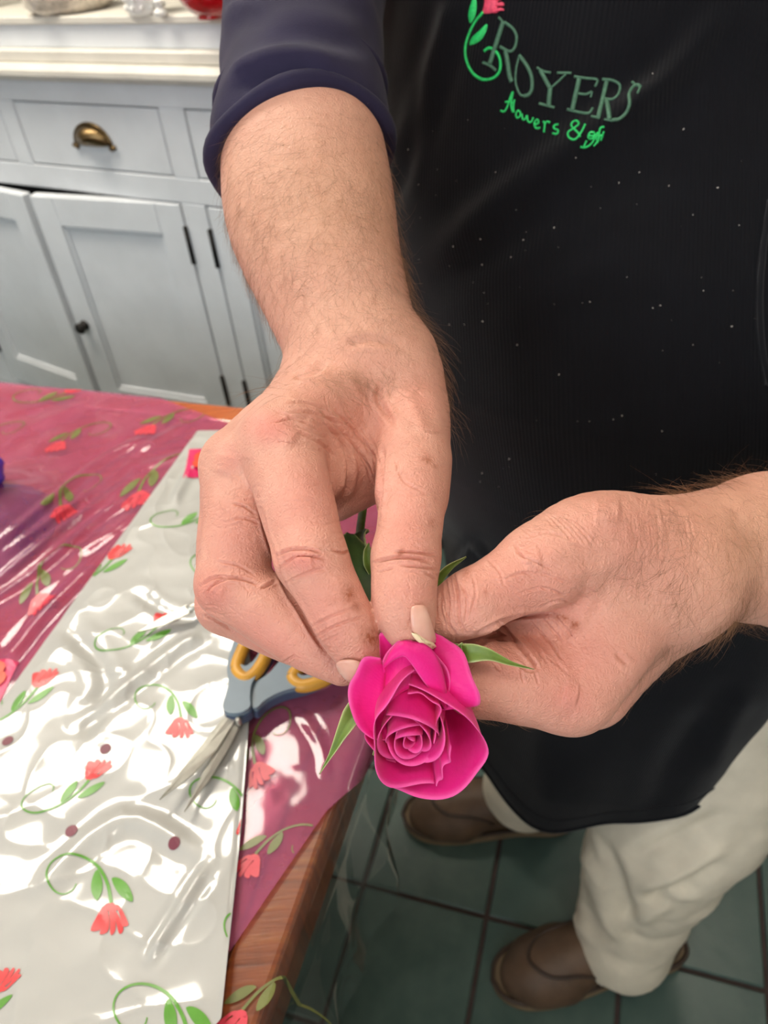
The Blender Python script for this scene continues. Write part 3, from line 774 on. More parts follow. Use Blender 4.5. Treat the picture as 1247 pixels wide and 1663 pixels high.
V = carve(V, F, [([(215, 960), (280, 1000), (330, 1005)], 9, 2.0), ([(120, 1180), (200, 1120), (290, 1050), (330, 1035)], 9, -3.5), ([(100, 1010), (170, 1100), (130, 1200)], 14, 3), ([(60, 1440), (200, 1330), (330, 1390)], 16, -3), ([(240, 1560), (290, 1480), (340, 1400)], 8, -3), ([(280, 820), (300, 780), (322, 750)], 7, -3), ([(380, 1550), (398, 1350), (414, 1150)], 5, -2.5)])
white = tag(mesh_np('white_film_sleeve', V, F, M['white_film']), 'glossy white flower sleeve with tulip print lying under the scissors', 'flower sleeve')
WHITE_T = BVHTree.FromPolygons(V.tolist(), F.tolist())
def hf_clear(G, s, t):
    X = np.stack([G[:, 0], G[:, 1], 0*s], 1)
    z = TZ+0.0018+0.0008*vnoise(X, 22, 12)
    def wave(G, o):
        return 0.014*np.clip((o-.055)/0.05, 0, 1)+np.clip((o-.055)/0.09, 0, 1)*(0.010*np.sin(G[:, 1]*45+o*9)+0.006*np.sin(G[:, 1]*91+1.0))
    return lay(G, z, 0.004, wave)
V, F = sheet([((UE-0.20, 0.40), (UE+0.12, 0.38)), ((UE-0.26, 0.22), (UE+0.20, 0.24)), ((UE-0.30, -0.05), (UE+0.24, -0.02))], 160, 160, hf_clear)
clear = tag(mesh_np('clear_film', V, F, M['clear_film']), 'clear cellophane with faint print hanging over the right table edge', 'cellophane')
CLEAR_T = BVHTree.FromPolygons(V.tolist(), F.tolist())

# tulip print, draped on the films
T0 = lambda x, y: uv_of(x, y)
SW, FLW = T0(112, 1435), T0(187, 1505)
spiral = np.array([T0(*p) for p in [(133, 1447), (127, 1458), (112, 1465), (97, 1458), (88, 1440), (89, 1424), (100, 1410), (122, 1402), (146, 1405), (168, 1420), (182, 1445), (189, 1478)]])
leafA = np.array([T0(*p) for p in [(166, 1474), (157, 1460), (158, 1440), (167, 1424), (174, 1440), (174, 1458)]])
leafB = np.array([T0(*p) for p in [(190, 1438), (205, 1440), (218, 1453), (224, 1476), (208, 1470), (196, 1456)]])
fl_c = T0(188, 1481)
petals_p = [np.array([T0(*p) for p in q]) for q in (
    [(178, 1482), (166, 1500), (156, 1522), (172, 1521), (180, 1508)], [(180, 1486), (174, 1515), (171, 1529), (184, 1524), (186, 1505)], [(186, 1486), (187, 1510), (188, 1530), (196, 1522), (195, 1500)],
    [(191, 1486), (196, 1505), (202, 1528), (209, 1520), (202, 1500)], [(196, 1482), (203, 1497), (207, 1515), (217, 1514), (210, 1496), (203, 1484)])]
cap = np.array([T0(*p) for p in [(178, 1490), (178, 1482), (184, 1478), (191, 1478), (197, 1483), (198, 1491)]])
def motif(tree, par, sw, flw, mirror, lift=0.0006, mats=('print_green', 'print_red')):
    a = FLW-SW; b = T0(*flw)-T0(*sw); z0 = complex(*a); z1 = complex(*b); s0 = complex(*SW); s1 = complex(*T0(*sw))
    def tr(p):
        z = complex(*p)-s0; z = z/z0
        if mirror: z = z.conjugate()
        z = z*z1+s1; return np.array([z.real, z.imag])
    m_ = MB()
    def hit(q):
        w = UV(q[0], q[1], 1.2); h = tree.ray_cast(Vector(w), Vector((0, 0, -1)))
        return None if h[0] is None else np.array(h[0])+np.array(h[1])*(lift if h[1].z > 0 else -lift)
    def strip(c, w, mi):
        c = resample(catmull(c, 6), 46); t = np.gradient(c, axis=0); nrm = np.stack([-t[:, 1], t[:, 0]], 1)/np.linalg.norm(t, axis=1)[:, None]
        ww = w*(0.35+0.65*np.linspace(0, 1, len(c)))
        A = [hit(c[i]+nrm[i]*ww[i]) for i in range(len(c))]; B = [hit(c[i]-nrm[i]*ww[i]) for i in range(len(c))]
        for i in range(len(c)-1):
            q = [A[i], B[i], B[i+1], A[i+1]]
            if all(x is not None for x in q): m_.add(q, [(0, 1, 2, 3)], mi)
    def blob(poly, mi, sub=True):
        poly = resample(catmull(poly, 5, True), 22); c = poly.mean(0); n = len(poly)
        rings = [[hit(c+(p-c)*k) for p in poly] for k in (1.0, 0.72, 0.4)]; cp = hit(c)
        for a_, b_ in ((0, 1), (1, 2)):
            for i in range(n):
                q = [rings[a_][i], rings[a_][(i+1) % n], rings[b_][(i+1) % n], rings[b_][i]]
                if all(x is not None for x in q): m_.add(q, [(0, 1, 2, 3)], mi)
        for i in range(n):
            q = [rings[2][i], rings[2][(i+1) % n], cp]
            if all(x is not None for x in q): m_.add(q, [(0, 1, 2)], mi)
    sc = abs(z1)/abs(z0)
    strip(np.array([tr(p) for p in spiral]), 0.00125*sc, 0)
    blob(np.array([tr(p) for p in leafA]), 0); blob(np.array([tr(p) for p in leafB]), 0)
    for q in petals_p+[cap]: blob(np.array([tr(p) for p in q]), 1)
    if m_.n > 8: m_.build('tulip_print', [M[mats[0]], M[mats[1]]], par, smooth=True)
for sw, fw, mi in [((112, 1435), (187, 1505), False), ((244, 1148), (298, 1197), False), ((72, 1308), (166, 1264), True), ((185, 1051), (272, 1020), True), ((336, 1302), (412, 1352), False), ((-12, 1168), (79, 1115), True),
                   ((-78, 1660), (20, 1602), True), ((222, 1650), (318, 1728), False), ((272, 855), (352, 838), True), ((335, 932), (400, 975), False), ((112, 948), (197, 909), True), ((392, 1520), (462, 1600), False)]:
    motif(WHITE_T, white, sw, fw, mi)
for sw, fw, mi in [((164, 702), (95, 732), True), ((314, 681), (240, 704), True), ((116, 912), (70, 984), True), ((500, 1372), (405, 1412), True), ((456, 1177), (424, 1262), True), ((24, 700), (-45, 728), True), ((46, 645), (124, 636), True), ((300, 760), (226, 818), True), ((150, 790), (110, 846), True)]:
    motif(PINK_T, pink, sw, fw, mi, mats=('print_green_dull', 'print_red_dull'))
motif(CLEAR_T, clear, (492, 1620), (380, 1668), True, mats=('print_green_dull', 'print_red_dull'))
# punched holes (the pink shows through a dark rim) and the stuck-on labels
for x, y in ((22, 1217), (180, 1232), (125, 1362), (290, 1383)):
    c = T0(x, y); m_ = MB(); vs_ = []
    for k in range(20):
        a = 2*math.pi*k/20; q = c+np.array([math.cos(a), math.sin(a)])*0.0046; h = WHITE_T.ray_cast(Vector(UV(q[0], q[1], 1.2)), Vector((0, 0, -1)))
        vs_.append(np.array(h[0])+ZA*0.0006)
    m_.add(vs_, [tuple(range(20))]); m_.build('punched_hole', simple('hole_pink', lin(122, 58, 72), 0.5) if 'hole_pink' not in bpy.data.materials else bpy.data.materials['hole_pink'], white)
def label(tree, par, corners, flower):
    q = [T0(*c) for c in corners]; n = 9; m_ = MB(); vs_ = []
    for j in range(n):
        for i in range(n):
            s, t = i/(n-1), j/(n-1); p = (q[0]*(1-s)+q[1]*s)*(1-t)+(q[3]*(1-s)+q[2]*s)*t
            h = tree.ray_cast(Vector(UV(p[0], p[1], 1.2)), Vector((0, 0, -1))); zz = h[0].z if h[0] is not None else TZ+0.012
            vs_.append(UV(p[0], p[1], zz+0.0007))
    m_.add(vs_, [(j*n+i, j*n+i+1, (j+1)*n+i+1, (j+1)*n+i) for j in range(n-1) for i in range(n-1)])
    o = m_.build('label', M['label_pink'], par); o['label'] = 'pink label with an orange poppy'
    c = sum(q)/4; e = (q[1]-q[0]); g = (q[3]-q[0]); r = min(np.linalg.norm(e), np.linalg.norm(g))*0.42
    e1 = e/np.linalg.norm(e); e2 = np.array([-e1[1], e1[0]])
    f_ = MB(); zt = max(v[2] for v in vs_)+0.0004
    for k in range(5):
        a = 2*math.pi*k/5; cp = c+flower*e+r*0.55*(e1*math.cos(a)+e2*math.sin(a))
        f_.add([UV(*(cp+r*0.52*(e1*math.cos(b)+e2*math.sin(b))), zt+0.0002*k) for b in np.linspace(0, 6.283, 13)[:-1]], [tuple(range(12))], 0)
    f_.add([UV(*(c+flower*e+r*0.24*(e1*math.cos(b)+e2*math.sin(b))), zt+0.0015) for b in np.linspace(0, 6.283, 11)[:-1]], [tuple(range(10))], 1)
    f_.build('poppy', [M['poppy_orange'], M['ink_black']], o)
label(WHITE_T, white, [(311, 743), (372, 738), (366, 778), (302, 793)], 0.10)
label(PINK_T, pink, [(-45, 1070), (34, 1080), (2, 1150), (-85, 1135)], 0.05)

# ------------------------------------------------------------------ the florist
man = empty('person', 'person in a black apron, navy rolled sleeves and khaki trousers holding a pink rose', 'person')
def cch(*q, n=5, flat=None):
    """chain of round cones given as picture place, distance and picture radius, in camera coordinates"""
    return Chain([(*cc(x, y, z), r*z/FPX) for x, y, z, r in q], n, flat)
def wch(*q, n=5, flat=None):
    """chain in world metres turned into camera coordinates"""
    return Chain([(*(CM@(np.array(p[:3])-CAM)), p[3]) for p in q], n, flat)
ELB_R = np.array([-0.018, 0.685, 1.245]); SHO_R = np.array([0.085, 0.83, 1.42])
ELB_L = np.array([0.42, 0.40, 1.02]); SHO_L = np.array([0.46, 0.63, 1.38])

# right arm and hand (on the viewer's left)
r_fore = [cch((486, 20, .515, 104), (490, 140, .475, 106), (493, 240, .447, 128), (503, 330, .436, 134), (525, 420, .425, 121), (560, 520, .412, 108), (590, 600, .402, 100)),
          cch((502, 200, .468, 80), (500, 340, .445, 118), (540, 470, .428, 100), (572, 580, .418, 84)),
          wch((*ELB_R, .046), (*P(486, 20, .515), .043))]
r_back = [cch((590, 600, .402, 100), (562, 650, .388, 84), (505, 688, .362, 72), (455, 722, .337, 64)),
          cch((585, 605, .41, 96), (520, 665, .392, 76), (440, 715, .368, 64), (388, 758, .350, 58)),
          cch((575, 620, .42, 90), (480, 690, .40, 66), (384, 790, .382, 52)),
          cch((570, 630, .43, 84), (470, 720, .425, 60), (392, 815, .415, 46)),
          cch((625, 610, .402, 88), (662, 670, .385, 66), (672, 748, .350, 56), (668, 800, .333, 54)),
          cch((600, 690, .395, 72), (560, 740, .375, 56), (515, 770, .35, 50), flat=((0.2, 0.3, 1), 1.2)),
          cch((640, 720, .385, 60), (598, 765, .376, 50), (540, 800, .372, 46)),
          cch((600, 680, .42, 80), (500, 760, .415, 70))]
r_fing = [[cch((455, 722, .337, 64), (480, 812, .318, 63), (505, 906, .305, 57.5)), cch((505, 906, .305, 57.5), (542, 975, .300, 51.5), (565, 1022, .299, 49), (586, 1066, .301, 38))],
          [cch((388, 758, .350, 60), (388, 850, .340, 60), (376, 948, .334, 57)), cch((376, 948, .334, 57), (446, 1000, .328, 55), (505, 1044, .323, 48), (556, 1080, .320, 34))],
          [cch((384, 790, .382, 52), (370, 880, .376, 50), (366, 982, .370, 46)), cch((366, 982, .370, 46), (440, 1020, .37, 44), (500, 1048, .362, 40), (560, 1070, .352, 32))],
          [cch((392, 815, .415, 46), (395, 900, .41, 44), (398, 970, .405, 42)), cch((398, 970, .405, 42), (460, 1010, .40, 38), (520, 1030, .392, 30))],
          [cch((672, 748, .350, 56), (668, 830, .323, 54), (659, 904, .309, 54)), cch((659, 904, .309, 54), (656, 960, .301, 54), (660, 1000, .298, 48), (668, 1030, .299, 36))]]
# left arm and hand (on the viewer's right)
l_fore = [cch((1250, 886, .392, 106), (1150, 897, .372, 99), (1085, 925, .360, 104)), cch((1255, 900, .405, 98), (1150, 915, .385, 88), (1090, 945, .372, 88)),
          wch((*ELB_L, .054), (*P(1380, 868, .418), .046), (*P(1250, 888, .395), .036))]
l_back = [cch((1085, 918, .360, 98), (1010, 886, .345, 86), (950, 884, .333, 78), (880, 918, .322, 66)),
          cch((1085, 935, .360, 98), (1010, 985, .352, 90), (960, 1060, .342, 82), (925, 1115, .336, 73)),
          cch((1085, 945, .372, 90), (1020, 1020, .372, 80), (955, 1112, .370, 66)),
          cch((1090, 945, .385, 84), (1030, 1030, .398, 70), (975, 1105, .402, 56)),
          cch((1090, 940, .395, 80), (1030, 1010, .42, 64), (985, 1080, .43, 48)),
          cch((950, 960, .345, 70), (880, 1000, .345, 46), (850, 1030, .345, 40))]
l_fing = [[cch((880, 918, .322, 66), (820, 950, .315, 57), (768, 978, .311, 52)), cch((768, 978, .311, 52), (728, 998, .312, 47), (690, 1012, .316, 38))],
          [cch((925, 1115, .336, 73), (850, 1110, .328, 67), (776, 1102, .322, 60)), cch((776, 1102, .322, 60), (748, 1070, .336, 50), (762, 1046, .350, 42), (800, 1030, .356, 34))],
          [cch((955, 1112, .370, 66), (880, 1115, .366, 60), (790, 1108, .362, 56)), cch((790, 1108, .362, 56), (740, 1075, .366, 46), (730, 1040, .366, 36))],
          [cch((975, 1105, .402, 56), (890, 1110, .405, 54), (800, 1100, .402, 50)), cch((800, 1100, .402, 50), (755, 1065, .402, 42), (750, 1030, .40, 34))],
          [cch((985, 1080, .43, 48), (910, 1090, .435, 46), (830, 1080, .435, 42)), cch((830, 1080, .435, 42), (785, 1050, .43, 34), (780, 1020, .425, 28))]]
def arm_field(fore, back, fing, kp=.012):
    palm = union(fore+back, kp); fs = [union(f, .004) for f in fing]
    def fn(X):
        p = palm(X); D = p
        for f in fs: D = smin(D, smin(p, f(X), .007), .0012)
        return D
    return fn
def arm_mesh(fore, back, fing, h):
    ch = fore+back+[c for f in fing for c in f]
    lo = np.min([c.p[:, :3].min(0)-c.p[:, 3].max() for c in ch], 0)-.008; hi = np.max([c.p[:, :3].max(0)+c.p[:, 3].max() for c in ch], 0)+.008
    V, F = mesh_field(arm_field(fore, back, fing), lo, hi, h, B=8)
    return c2w(V), F
HRES = 0.00105
def refine(V, F, boxes):
    """split the faces seen in the given picture areas in four"""
    px, py, pz = project(V); Nn = vnormals(V, F); vd = CAM-V; vd /= np.linalg.norm(vd, axis=1)[:, None]
    m = np.zeros(len(V), bool)
    for x0, y0, x1, y1 in boxes: m |= (px > x0) & (px < x1) & (py > y0) & (py < y1)
    m &= (Nn*vd).sum(1) > -.15
    sel = m[F].all(1); Q = F[sel]; E = np.sort(np.stack([Q, np.roll(Q, -1, 1)], -1).reshape(-1, 2), 1)
    ue, inv = np.unique(E, axis=0, return_inverse=True); inv = inv.reshape(-1, 4); n = len(V)
    Vn = np.concatenate([V, (V[ue[:, 0]]+V[ue[:, 1]])/2, V[Q].mean(1)])
    e = n+inv; c = n+len(ue)+np.arange(len(Q))
    new = np.concatenate([np.stack([Q[:, k], e[:, k], c, e[:, (k-1) % 4]], 1) for k in range(4)])
    Fn = np.concatenate([F[~sel], new])
    # smooth only away from the border of the refined area
    free = np.zeros(len(Vn), bool); free[new.ravel()] = True; free[F[~sel].ravel()] = False
    ce = np.bincount(inv.ravel(), minlength=len(ue)); free[n:n+len(ue)][ce < 2] = False
    for _ in range(2):
        R_ = relax(Vn, new, .5); Vn[free] = R_[free]
    return Vn, Fn
RV, RF = arm_mesh(r_fore, r_back, r_fing, HRES)
LV, LF = arm_mesh(l_fore, l_back, l_fing, HRES)
RV, RF = refine(RV, RF, [(300, 600, 740, 1120)]); LV, LF = refine(LV, LF, [(690, 790, 1130, 1200)])
FRONT_R = (0.2, 0.40)
r_lines = [  # creases read off the right hand: points, half width, depth mm
    ([(400, 1160-560+20)], 0, 0)][:0]+[
    ([(423, 826), (433, 868), (446, 906), (456, 938), (470, 966), (486, 990), (508, 1028), (530, 1060)], 4, 1.6, (0, .345)),
    ([(446, 905), (470, 893), (500, 892), (522, 898)], 2.6, .7), ([(452, 925), (480, 905), (510, 905), (530, 908)], 2.4, .6), ([(462, 948), (500, 930), (530, 922)], 2.4, .4), ([(540, 893), (556, 898), (568, 896)], 2.6, .7),
    ([(505, 1018), (540, 1000), (580, 985)], 2.2, .45), ([(512, 1034), (550, 1014), (596, 1000)], 2.2, .5), ([(520, 1045), (555, 1028)], 2.0, .3),
    ([(530, 690), (556, 715), (568, 750), (566, 785), (558, 806)], 5, 1.6), ([(515, 660), (555, 700), (590, 745), (608, 790)], 3.5, .8), ([(545, 668), (585, 710), (612, 750)], 3, .6),
    ([(622, 730), (620, 770), (616, 815), (612, 845)], 4, 1.6), ([(480, 700), (520, 720), (545, 745)], 3, .5), ([(470, 668), (510, 672), (560, 690)], 2.6, .4), ([(460, 655), (500, 655), (540, 668)], 2.4, .35), ([(445, 665), (480, 680), (520, 700)], 2.2, .35),
    ([(604, 915), (635, 907), (665, 906), (700, 912)], 2.8, .8), ([(640, 896), (675, 898), (708, 902)], 2.4, .6), ([(650, 918), (690, 922), (710, 925)], 2.2, .5), ([(612, 930), (640, 922)], 2.0, .4), ([(690, 930), (708, 940)], 2, .4),
    ([(325, 952), (350, 938), (390, 940), (420, 950)], 2.6, .6), ([(330, 968), (355, 945), (385, 938)], 2.4, .6), ([(425, 955), (436, 950), (448, 944)], 2.6, 1.1), ([(350, 912), (385, 918), (415, 935)], 2.2, .35), ([(415, 835), (395, 822), (378, 818)], 2.2, .5), ([(420, 850), (398, 842), (380, 842)], 2.2, .4),
    ([(455, 1078), (470, 1070), (478, 1064)], 2, .5), ([(330, 1000), (345, 1004), (380, 1024)], 3, .7),
    ([(475, 612), (500, 606), (530, 590)], 7, 1.6), ([(560, 560), (600, 552), (650, 560)], 8, .7), ([(620, 625), (616, 650), (640, 690)], 6, .8), ([(690, 700), (715, 705)], 2, .3), ([(640, 740), (655, 780), (690, 800)], 2.5, .3)]
r_lines += [([(440+6*i, 690-3*i), (470+8*i, 682-2*i), (505+9*i, 690+i)], 2.0, .22) for i in range(4)]
r_lines += [([(560+10*i, 668+8*i), (586+8*i, 705+8*i), (600+6*i, 745+6*i)], 2.0, .3) for i in range(4)]
rgl = np.random.default_rng(11)
def fine(cx, cy, rx, ry, ang, ln, n, d):
    out = []
    for _ in range(n):
        x, y = cx+rgl.normal(0, rx), cy+rgl.normal(0, ry); a = math.radians(ang+rgl.normal(0, 16)); l = ln*rgl.uniform(.5, 1.2)/2; k = rgl.normal(0, .15)*l
        out.append(([(x-l*math.cos(a), y-l*math.sin(a)), (x-k*math.sin(a), y+k*math.cos(a)), (x+l*math.cos(a), y+l*math.sin(a))], 1.7, d))
    return out
r_lines += fine(510, 690, 40, 22, 20, 46, 26, .13)+fine(590, 720, 26, 40, 60, 44, 18, .15)+fine(380, 830, 26, 30, -10, 34, 22, .12)+fine(505, 850, 30, 50, 0, 40, 22, .09)+fine(660, 850, 24, 60, 5, 34, 26, .10)+fine(660, 960, 22, 24, 60, 26, 18, .10)+fine(550, 1010, 24, 30, -25, 30, 16, .10)+fine(620, 640, 60, 40, 30, 44, 22, .10)+fine(370, 985, 30, 22, 20, 34, 16, .12)
l_lines_fine = fine(860, 930, 50, 26, 20, 46, 34, .12)+fine(900, 880, 40, 24, 25, 44, 22, .10)+fine(860, 1040, 30, 24, 50, 36, 26, .13)+fine(940, 1000, 40, 40, 60, 40, 24, .08)+fine(1020, 870, 50, 40, 80, 40, 22, .07)+fine(1090, 900, 40, 50, 88, 40, 24, .06)+fine(740, 985, 14, 26, 85, 40, 14, .16)
r_lines = [(a[0], a[1]*.85, a[2]*(2.0 if a[2] < .9 else 1.35), *a[3:]) for a in r_lines if a[2] > 0]
RV = carve(RV, RF, r_lines)
RV = carve(RV, RF, [([(420, 700), (455, 705), (480, 720)], 20, -1.6), ([(368, 735), (360, 770)], 16, -1.2), ([(476, 915), (510, 912)], 14, -.8), ([(340, 960), (365, 965)], 14, -.8), ([(455, 640), (520, 690)], 12, -.6), ([(560, 600), (600, 680)], 10, -.5), ([(660, 640), (690, 700)], 10, -.6)])
l_lines = [
    ([(771, 1033), (807, 1012), (835, 1003), (876, 998), (905, 998)], 4, 1.8, (0, .40)), ([(812, 1014), (835, 1040), (858, 1066), (874, 1088)], 3.5, 1.5), ([(780, 1045), (800, 1036), (821, 1033), (844, 1054)], 3.5, 1.2),
    ([(846, 1030), (870, 1052), (890, 1078)], 2.4, .4), ([(860, 1010), (890, 1040), (912, 1070)], 2.4, .45), ([(880, 1005), (912, 1040)], 2.2, .4), ([(900, 1000), (935, 1040)], 2.2, .35), ([(835, 1075), (858, 1090), (872, 1088)], 2.2, .5), ([(800, 1075), (812, 1090)], 2, .4), ([(845, 1085), (850, 1110)], 2, .35), ([(868, 1090), (874, 1110)], 2, .4),
    ([(722, 935), (728, 975), (728, 1010), (742, 1034)], 2.4, .6), ([(736, 928), (744, 965), (746, 1005), (756, 1030)], 2.4, .6), ([(750, 945), (758, 975), (756, 1010)], 2.2, .45), ([(766, 930), (772, 960), (766, 1000)], 2.0, .35), ([(716, 965), (716, 990), (724, 1015)], 2.2, .4),
    ([(790, 905), (812, 930), (818, 950)], 2.2, .3), ([(835, 882), (850, 905), (900, 925)], 2.4, .45), ([(820, 940), (850, 930), (890, 935), (930, 950)], 2.2, .35), ([(840, 965), (880, 955), (920, 968)], 2.0, .3), ([(860, 870), (890, 865), (925, 875)], 2.2, .3), ([(880, 985), (910, 975), (940, 985)], 2.2, .35),
    ([(1000, 1060), (1020, 1080)], 5, .5), ([(1062, 812), (1070, 860), (1068, 920)], 3, .12), ([(880, 1062), (905, 1078), (930, 1100)], 3, .15)]
l_lines += [([(1110+9*i, 830+6*i), (1116+9*i, 870+6*i), (1112+9*i, 915+6*i)], 2.0, .08) for i in range(6)]
l_lines += [([(880+12*i, 830+3*i), (905+12*i, 850+3*i), (930+12*i, 880+3*i)], 2.0, .18) for i in range(5)]
l_lines += l_lines_fine
l_lines = [(a[0], a[1]*.85, a[2]*(2.0 if a[2] < .9 else 1.35), *a[3:]) for a in l_lines]
LV = carve(LV, LF, l_lines)
LV = carve(LV, LF, [([(850, 912), (880, 905)], 18, -1.2), ([(915, 1125), (940, 1130)], 20, -1.6), ([(960, 830), (1010, 830)], 22, -1.4), ([(980, 930), (920, 1060)], 9, -.6), ([(1000, 920), (930, 930)], 9, -.5)])

# body under the clothes (torso, neck, upper arms, legs), then one mesh with both arms
FC = np.array([-.49, -.87, 0]); LC = np.array([.87, -.49, 0])
ANK_L, ANK_R = np.array([0.280, 0.432, 0.08]), np.array([0.180, 0.668, 0.09])
KNE_L, KNE_R = np.array([0.367, 0.500, 0.42]), np.array([0.25, 0.690, 0.50])
HIP_L, HIP_R = np.array([0.360, 0.610, 0.90]), np.array([0.225, 0.71, 0.90])
body_ch = [Chain([(*HIP_L, .085), (*KNE_L, .058), (*ANK_L, .040)], 4), Chain([(*HIP_R, .085), (*KNE_R, .058), (*ANK_R, .040)], 4),
           Chain([(.28, .655, .86, .12), (.275, .67, 1.0, .12), (.262, .725, 1.17, .108), (.275, .79, 1.36, .085)], 4), Chain([(*(np.array([.28, .655, .9])-LC*.07), .10), (*(np.array([.28, .655, .9])+LC*.07), .10)], 3),
           Chain([(*(np.array([.27, .74, 1.2])-LC*.08), .10), (*(np.array([.27, .74, 1.2])+LC*.08), .09)], 3),
           Chain([(*SHO_R, .048), (*(np.array([.265, .775, 1.42])), .055), (*SHO_L, .048)], 4), Chain([(.265, .775, 1.44, .06), (.245, .745, 1.56, .056)], 3),
           Chain([(*SHO_R, .042), (*ELB_R, .038)], 2), Chain([(*SHO_L, .042), (*ELB_L, .044)], 2)]
hd = np.array([.215, .69, 1.66])
body_ch += [Chain([(*(hd+FC*-.02), .082), (*(hd+FC*.015+ZA*.02), .080)], 2), Chain([(*(hd+FC*.045-ZA*.075), .042), (*(hd+FC*.03-ZA*.02), .062)], 2),
            Chain([(*(hd+FC*.095+ZA*.005), .010), (*(hd+FC*.112-ZA*.035), .014)], 2), Chain([(*(hd+LC*.078-ZA*.01-FC*.01), .014), (*(hd+LC*.084+ZA*.02-FC*.015), .015)], 2), Chain([(*(hd-LC*.078-ZA*.01-FC*.01), .014), (*(hd-LC*.084+ZA*.02-FC*.015), .015)], 2),
            Chain([(*(hd+FC*.082-LC*.02-ZA*.062), .009), (*(hd+FC*.082+LC*.02-ZA*.062), .009)], 2)]
BV, BF = mesh_field(union(body_ch, .03), (-.2, .2, .04), (.66, 1.0, 1.82), .0095, B=6, slack=1.8)
allV = np.concatenate([RV, LV, BV]); allF = np.concatenate([RF, LF+len(RV), BF+len(RV)+len(LV)])
body = mesh_np('body', allV, allF, M['skin'], man)
def hand_tone(V, F, right):
    if right:
        red = blobs(V, F, [(440, 695, 45, 28, 10, .55), (372, 745, 22, 30, 0, .3), (492, 912, 45, 26, 10, .6), (600, 1060, 40, 30, 0, .45), (345, 960, 40, 40, 0, .45), (440, 1040, 90, 40, 35, .35), (600, 800, 45, 60, 0, .35), (665, 860, 50, 60, 0, .25), (668, 960, 50, 30, 0, .35), (680, 650, 40, 50, 0, .25), (500, 820, 70, 90, 0, .34), (385, 880, 60, 90, 0, .30), (540, 1000, 70, 90, 0, .38), (665, 880, 50, 150, 0, .34), (560, 680, 120, 90, 0, .22), (575, 590, 70, 40, 0, .15)])
        st = blobs(V, F, [(566, 966, 12, 16, 0, .85), (577, 984, 12, 8, 40, .6), (604, 1036, 17, 15, 20, .95), (694, 747, 9, 6, 30, .75), (706, 757, 6, 4, 30, .5), (650, 898, 5, 10, 25, .6), (702, 850, 7, 9, 0, .45), (660, 1040, 10, 6, 0, .3), (540, 975, 18, 8, 0, .25), (663, 1010, 6, 16, 10, .35)])
        tan = blobs(V, F, [(500, 330, 220, 160, 0, .6), (540, 500, 160, 110, 15, .35)])
    else:
        red = blobs(V, F, [(880, 900, 60, 40, 0, .3), (750, 985, 50, 55, 0, .3), (930, 1130, 60, 45, 0, .4), (820, 1080, 60, 40, 0, .4), (1050, 880, 160, 90, 0, .28), (860, 960, 130, 80, 0, .34), (930, 1080, 130, 90, 0, .34), (870, 1050, 60, 40, 30, .4)])
        st = blobs(V, F, [(914, 1004, 16, 6, 15, .8), (932, 1014, 12, 9, 40, .8), (757, 930, 6, 14, 10, .5), (788, 963, 4, 8, 0, .5), (742, 960, 8, 14, 0, .25)])
        tan = blobs(V, F, [(1230, 880, 160, 120, 0, .5)])
    return np.stack([red, st, tan], 1)
tone = np.zeros((len(allV), 3)); tone[:len(RV)] = hand_tone(RV, RF, True); tone[len(RV):len(RV)+len(LV)] = hand_tone(LV, LF, False)
set_color(body, 'skin_mix', tone)
HT = BVHTree.FromPolygons(allV.tolist(), allF.tolist())
def hit_px(tree, x, y, lift=0.0, full=False):
    d = FWD+RGT*((x-W/2)/FPX)-UPV*((y-H/2)/FPX); d = d/np.linalg.norm(d)
    h = tree.ray_cast(Vector(CAM), Vector(d))
    if h[0] is None: return None
    n = np.array(h[1]); n = n if n@d < 0 else -n
    return (np.array(h[0])+n*lift, n) if full else np.array(h[0])+n*lift
def nail(poly, mid, free, lift=0.0008):
    """poly: picture outline of the plate on the finger; bowed outwards; free: outline of the pale free edge"""
    def plate(pl, li, mat, name, par, bow=0.0009):
        pl = resample(catmull(pl, 5, True), 28); c = pl.mean(0); vs_ = []; m_ = MB(); rings = (1.0, .8, .55, .28)
        for k in rings:
            for p in pl:
                q = c+(p-c)*k; h = hit_px(HT, *q, li+bow*(1-k*k))
                if h is None: h = vs_[-1] if vs_ else hit_px(HT, *c, li)
                vs_.append(h)
        vs_.append(hit_px(HT, *c, li+bow)); n = len(pl)
        f = [(a*n+i, a*n+(i+1) % n, (a+1)*n+(i+1) % n, (a+1)*n+i) for a in range(len(rings)-1) for i in range(n)]+[((len(rings)-1)*n+i, (len(rings)-1)*n+(i+1) % n, len(vs_)-1) for i in range(n)]
        m_.add(vs_, f); o = m_.build(name, mat, par, smooth=True); s = o.modifiers.new('solid', 'SOLIDIFY'); s.thickness = 0.0009; return o
    o = plate(poly, lift, M['nail'], 'fingernail', body)
    if free is not None: plate(free, lift+.0006, M['nail_tip'], 'nail_tip', o, .0003)
nail([(668, 986), (677, 983), (687, 986), (693, 1002), (699, 1024), (704, 1044), (700, 1046), (685, 1036), (671, 1025), (667, 1006)], None, [(668, 1024), (685, 1036), (702, 1047), (704, 1052), (690, 1045), (672, 1031)])
nail([(550, 1074), (566, 1068), (584, 1073), (586, 1088), (578, 1102), (564, 1100)], None, None)

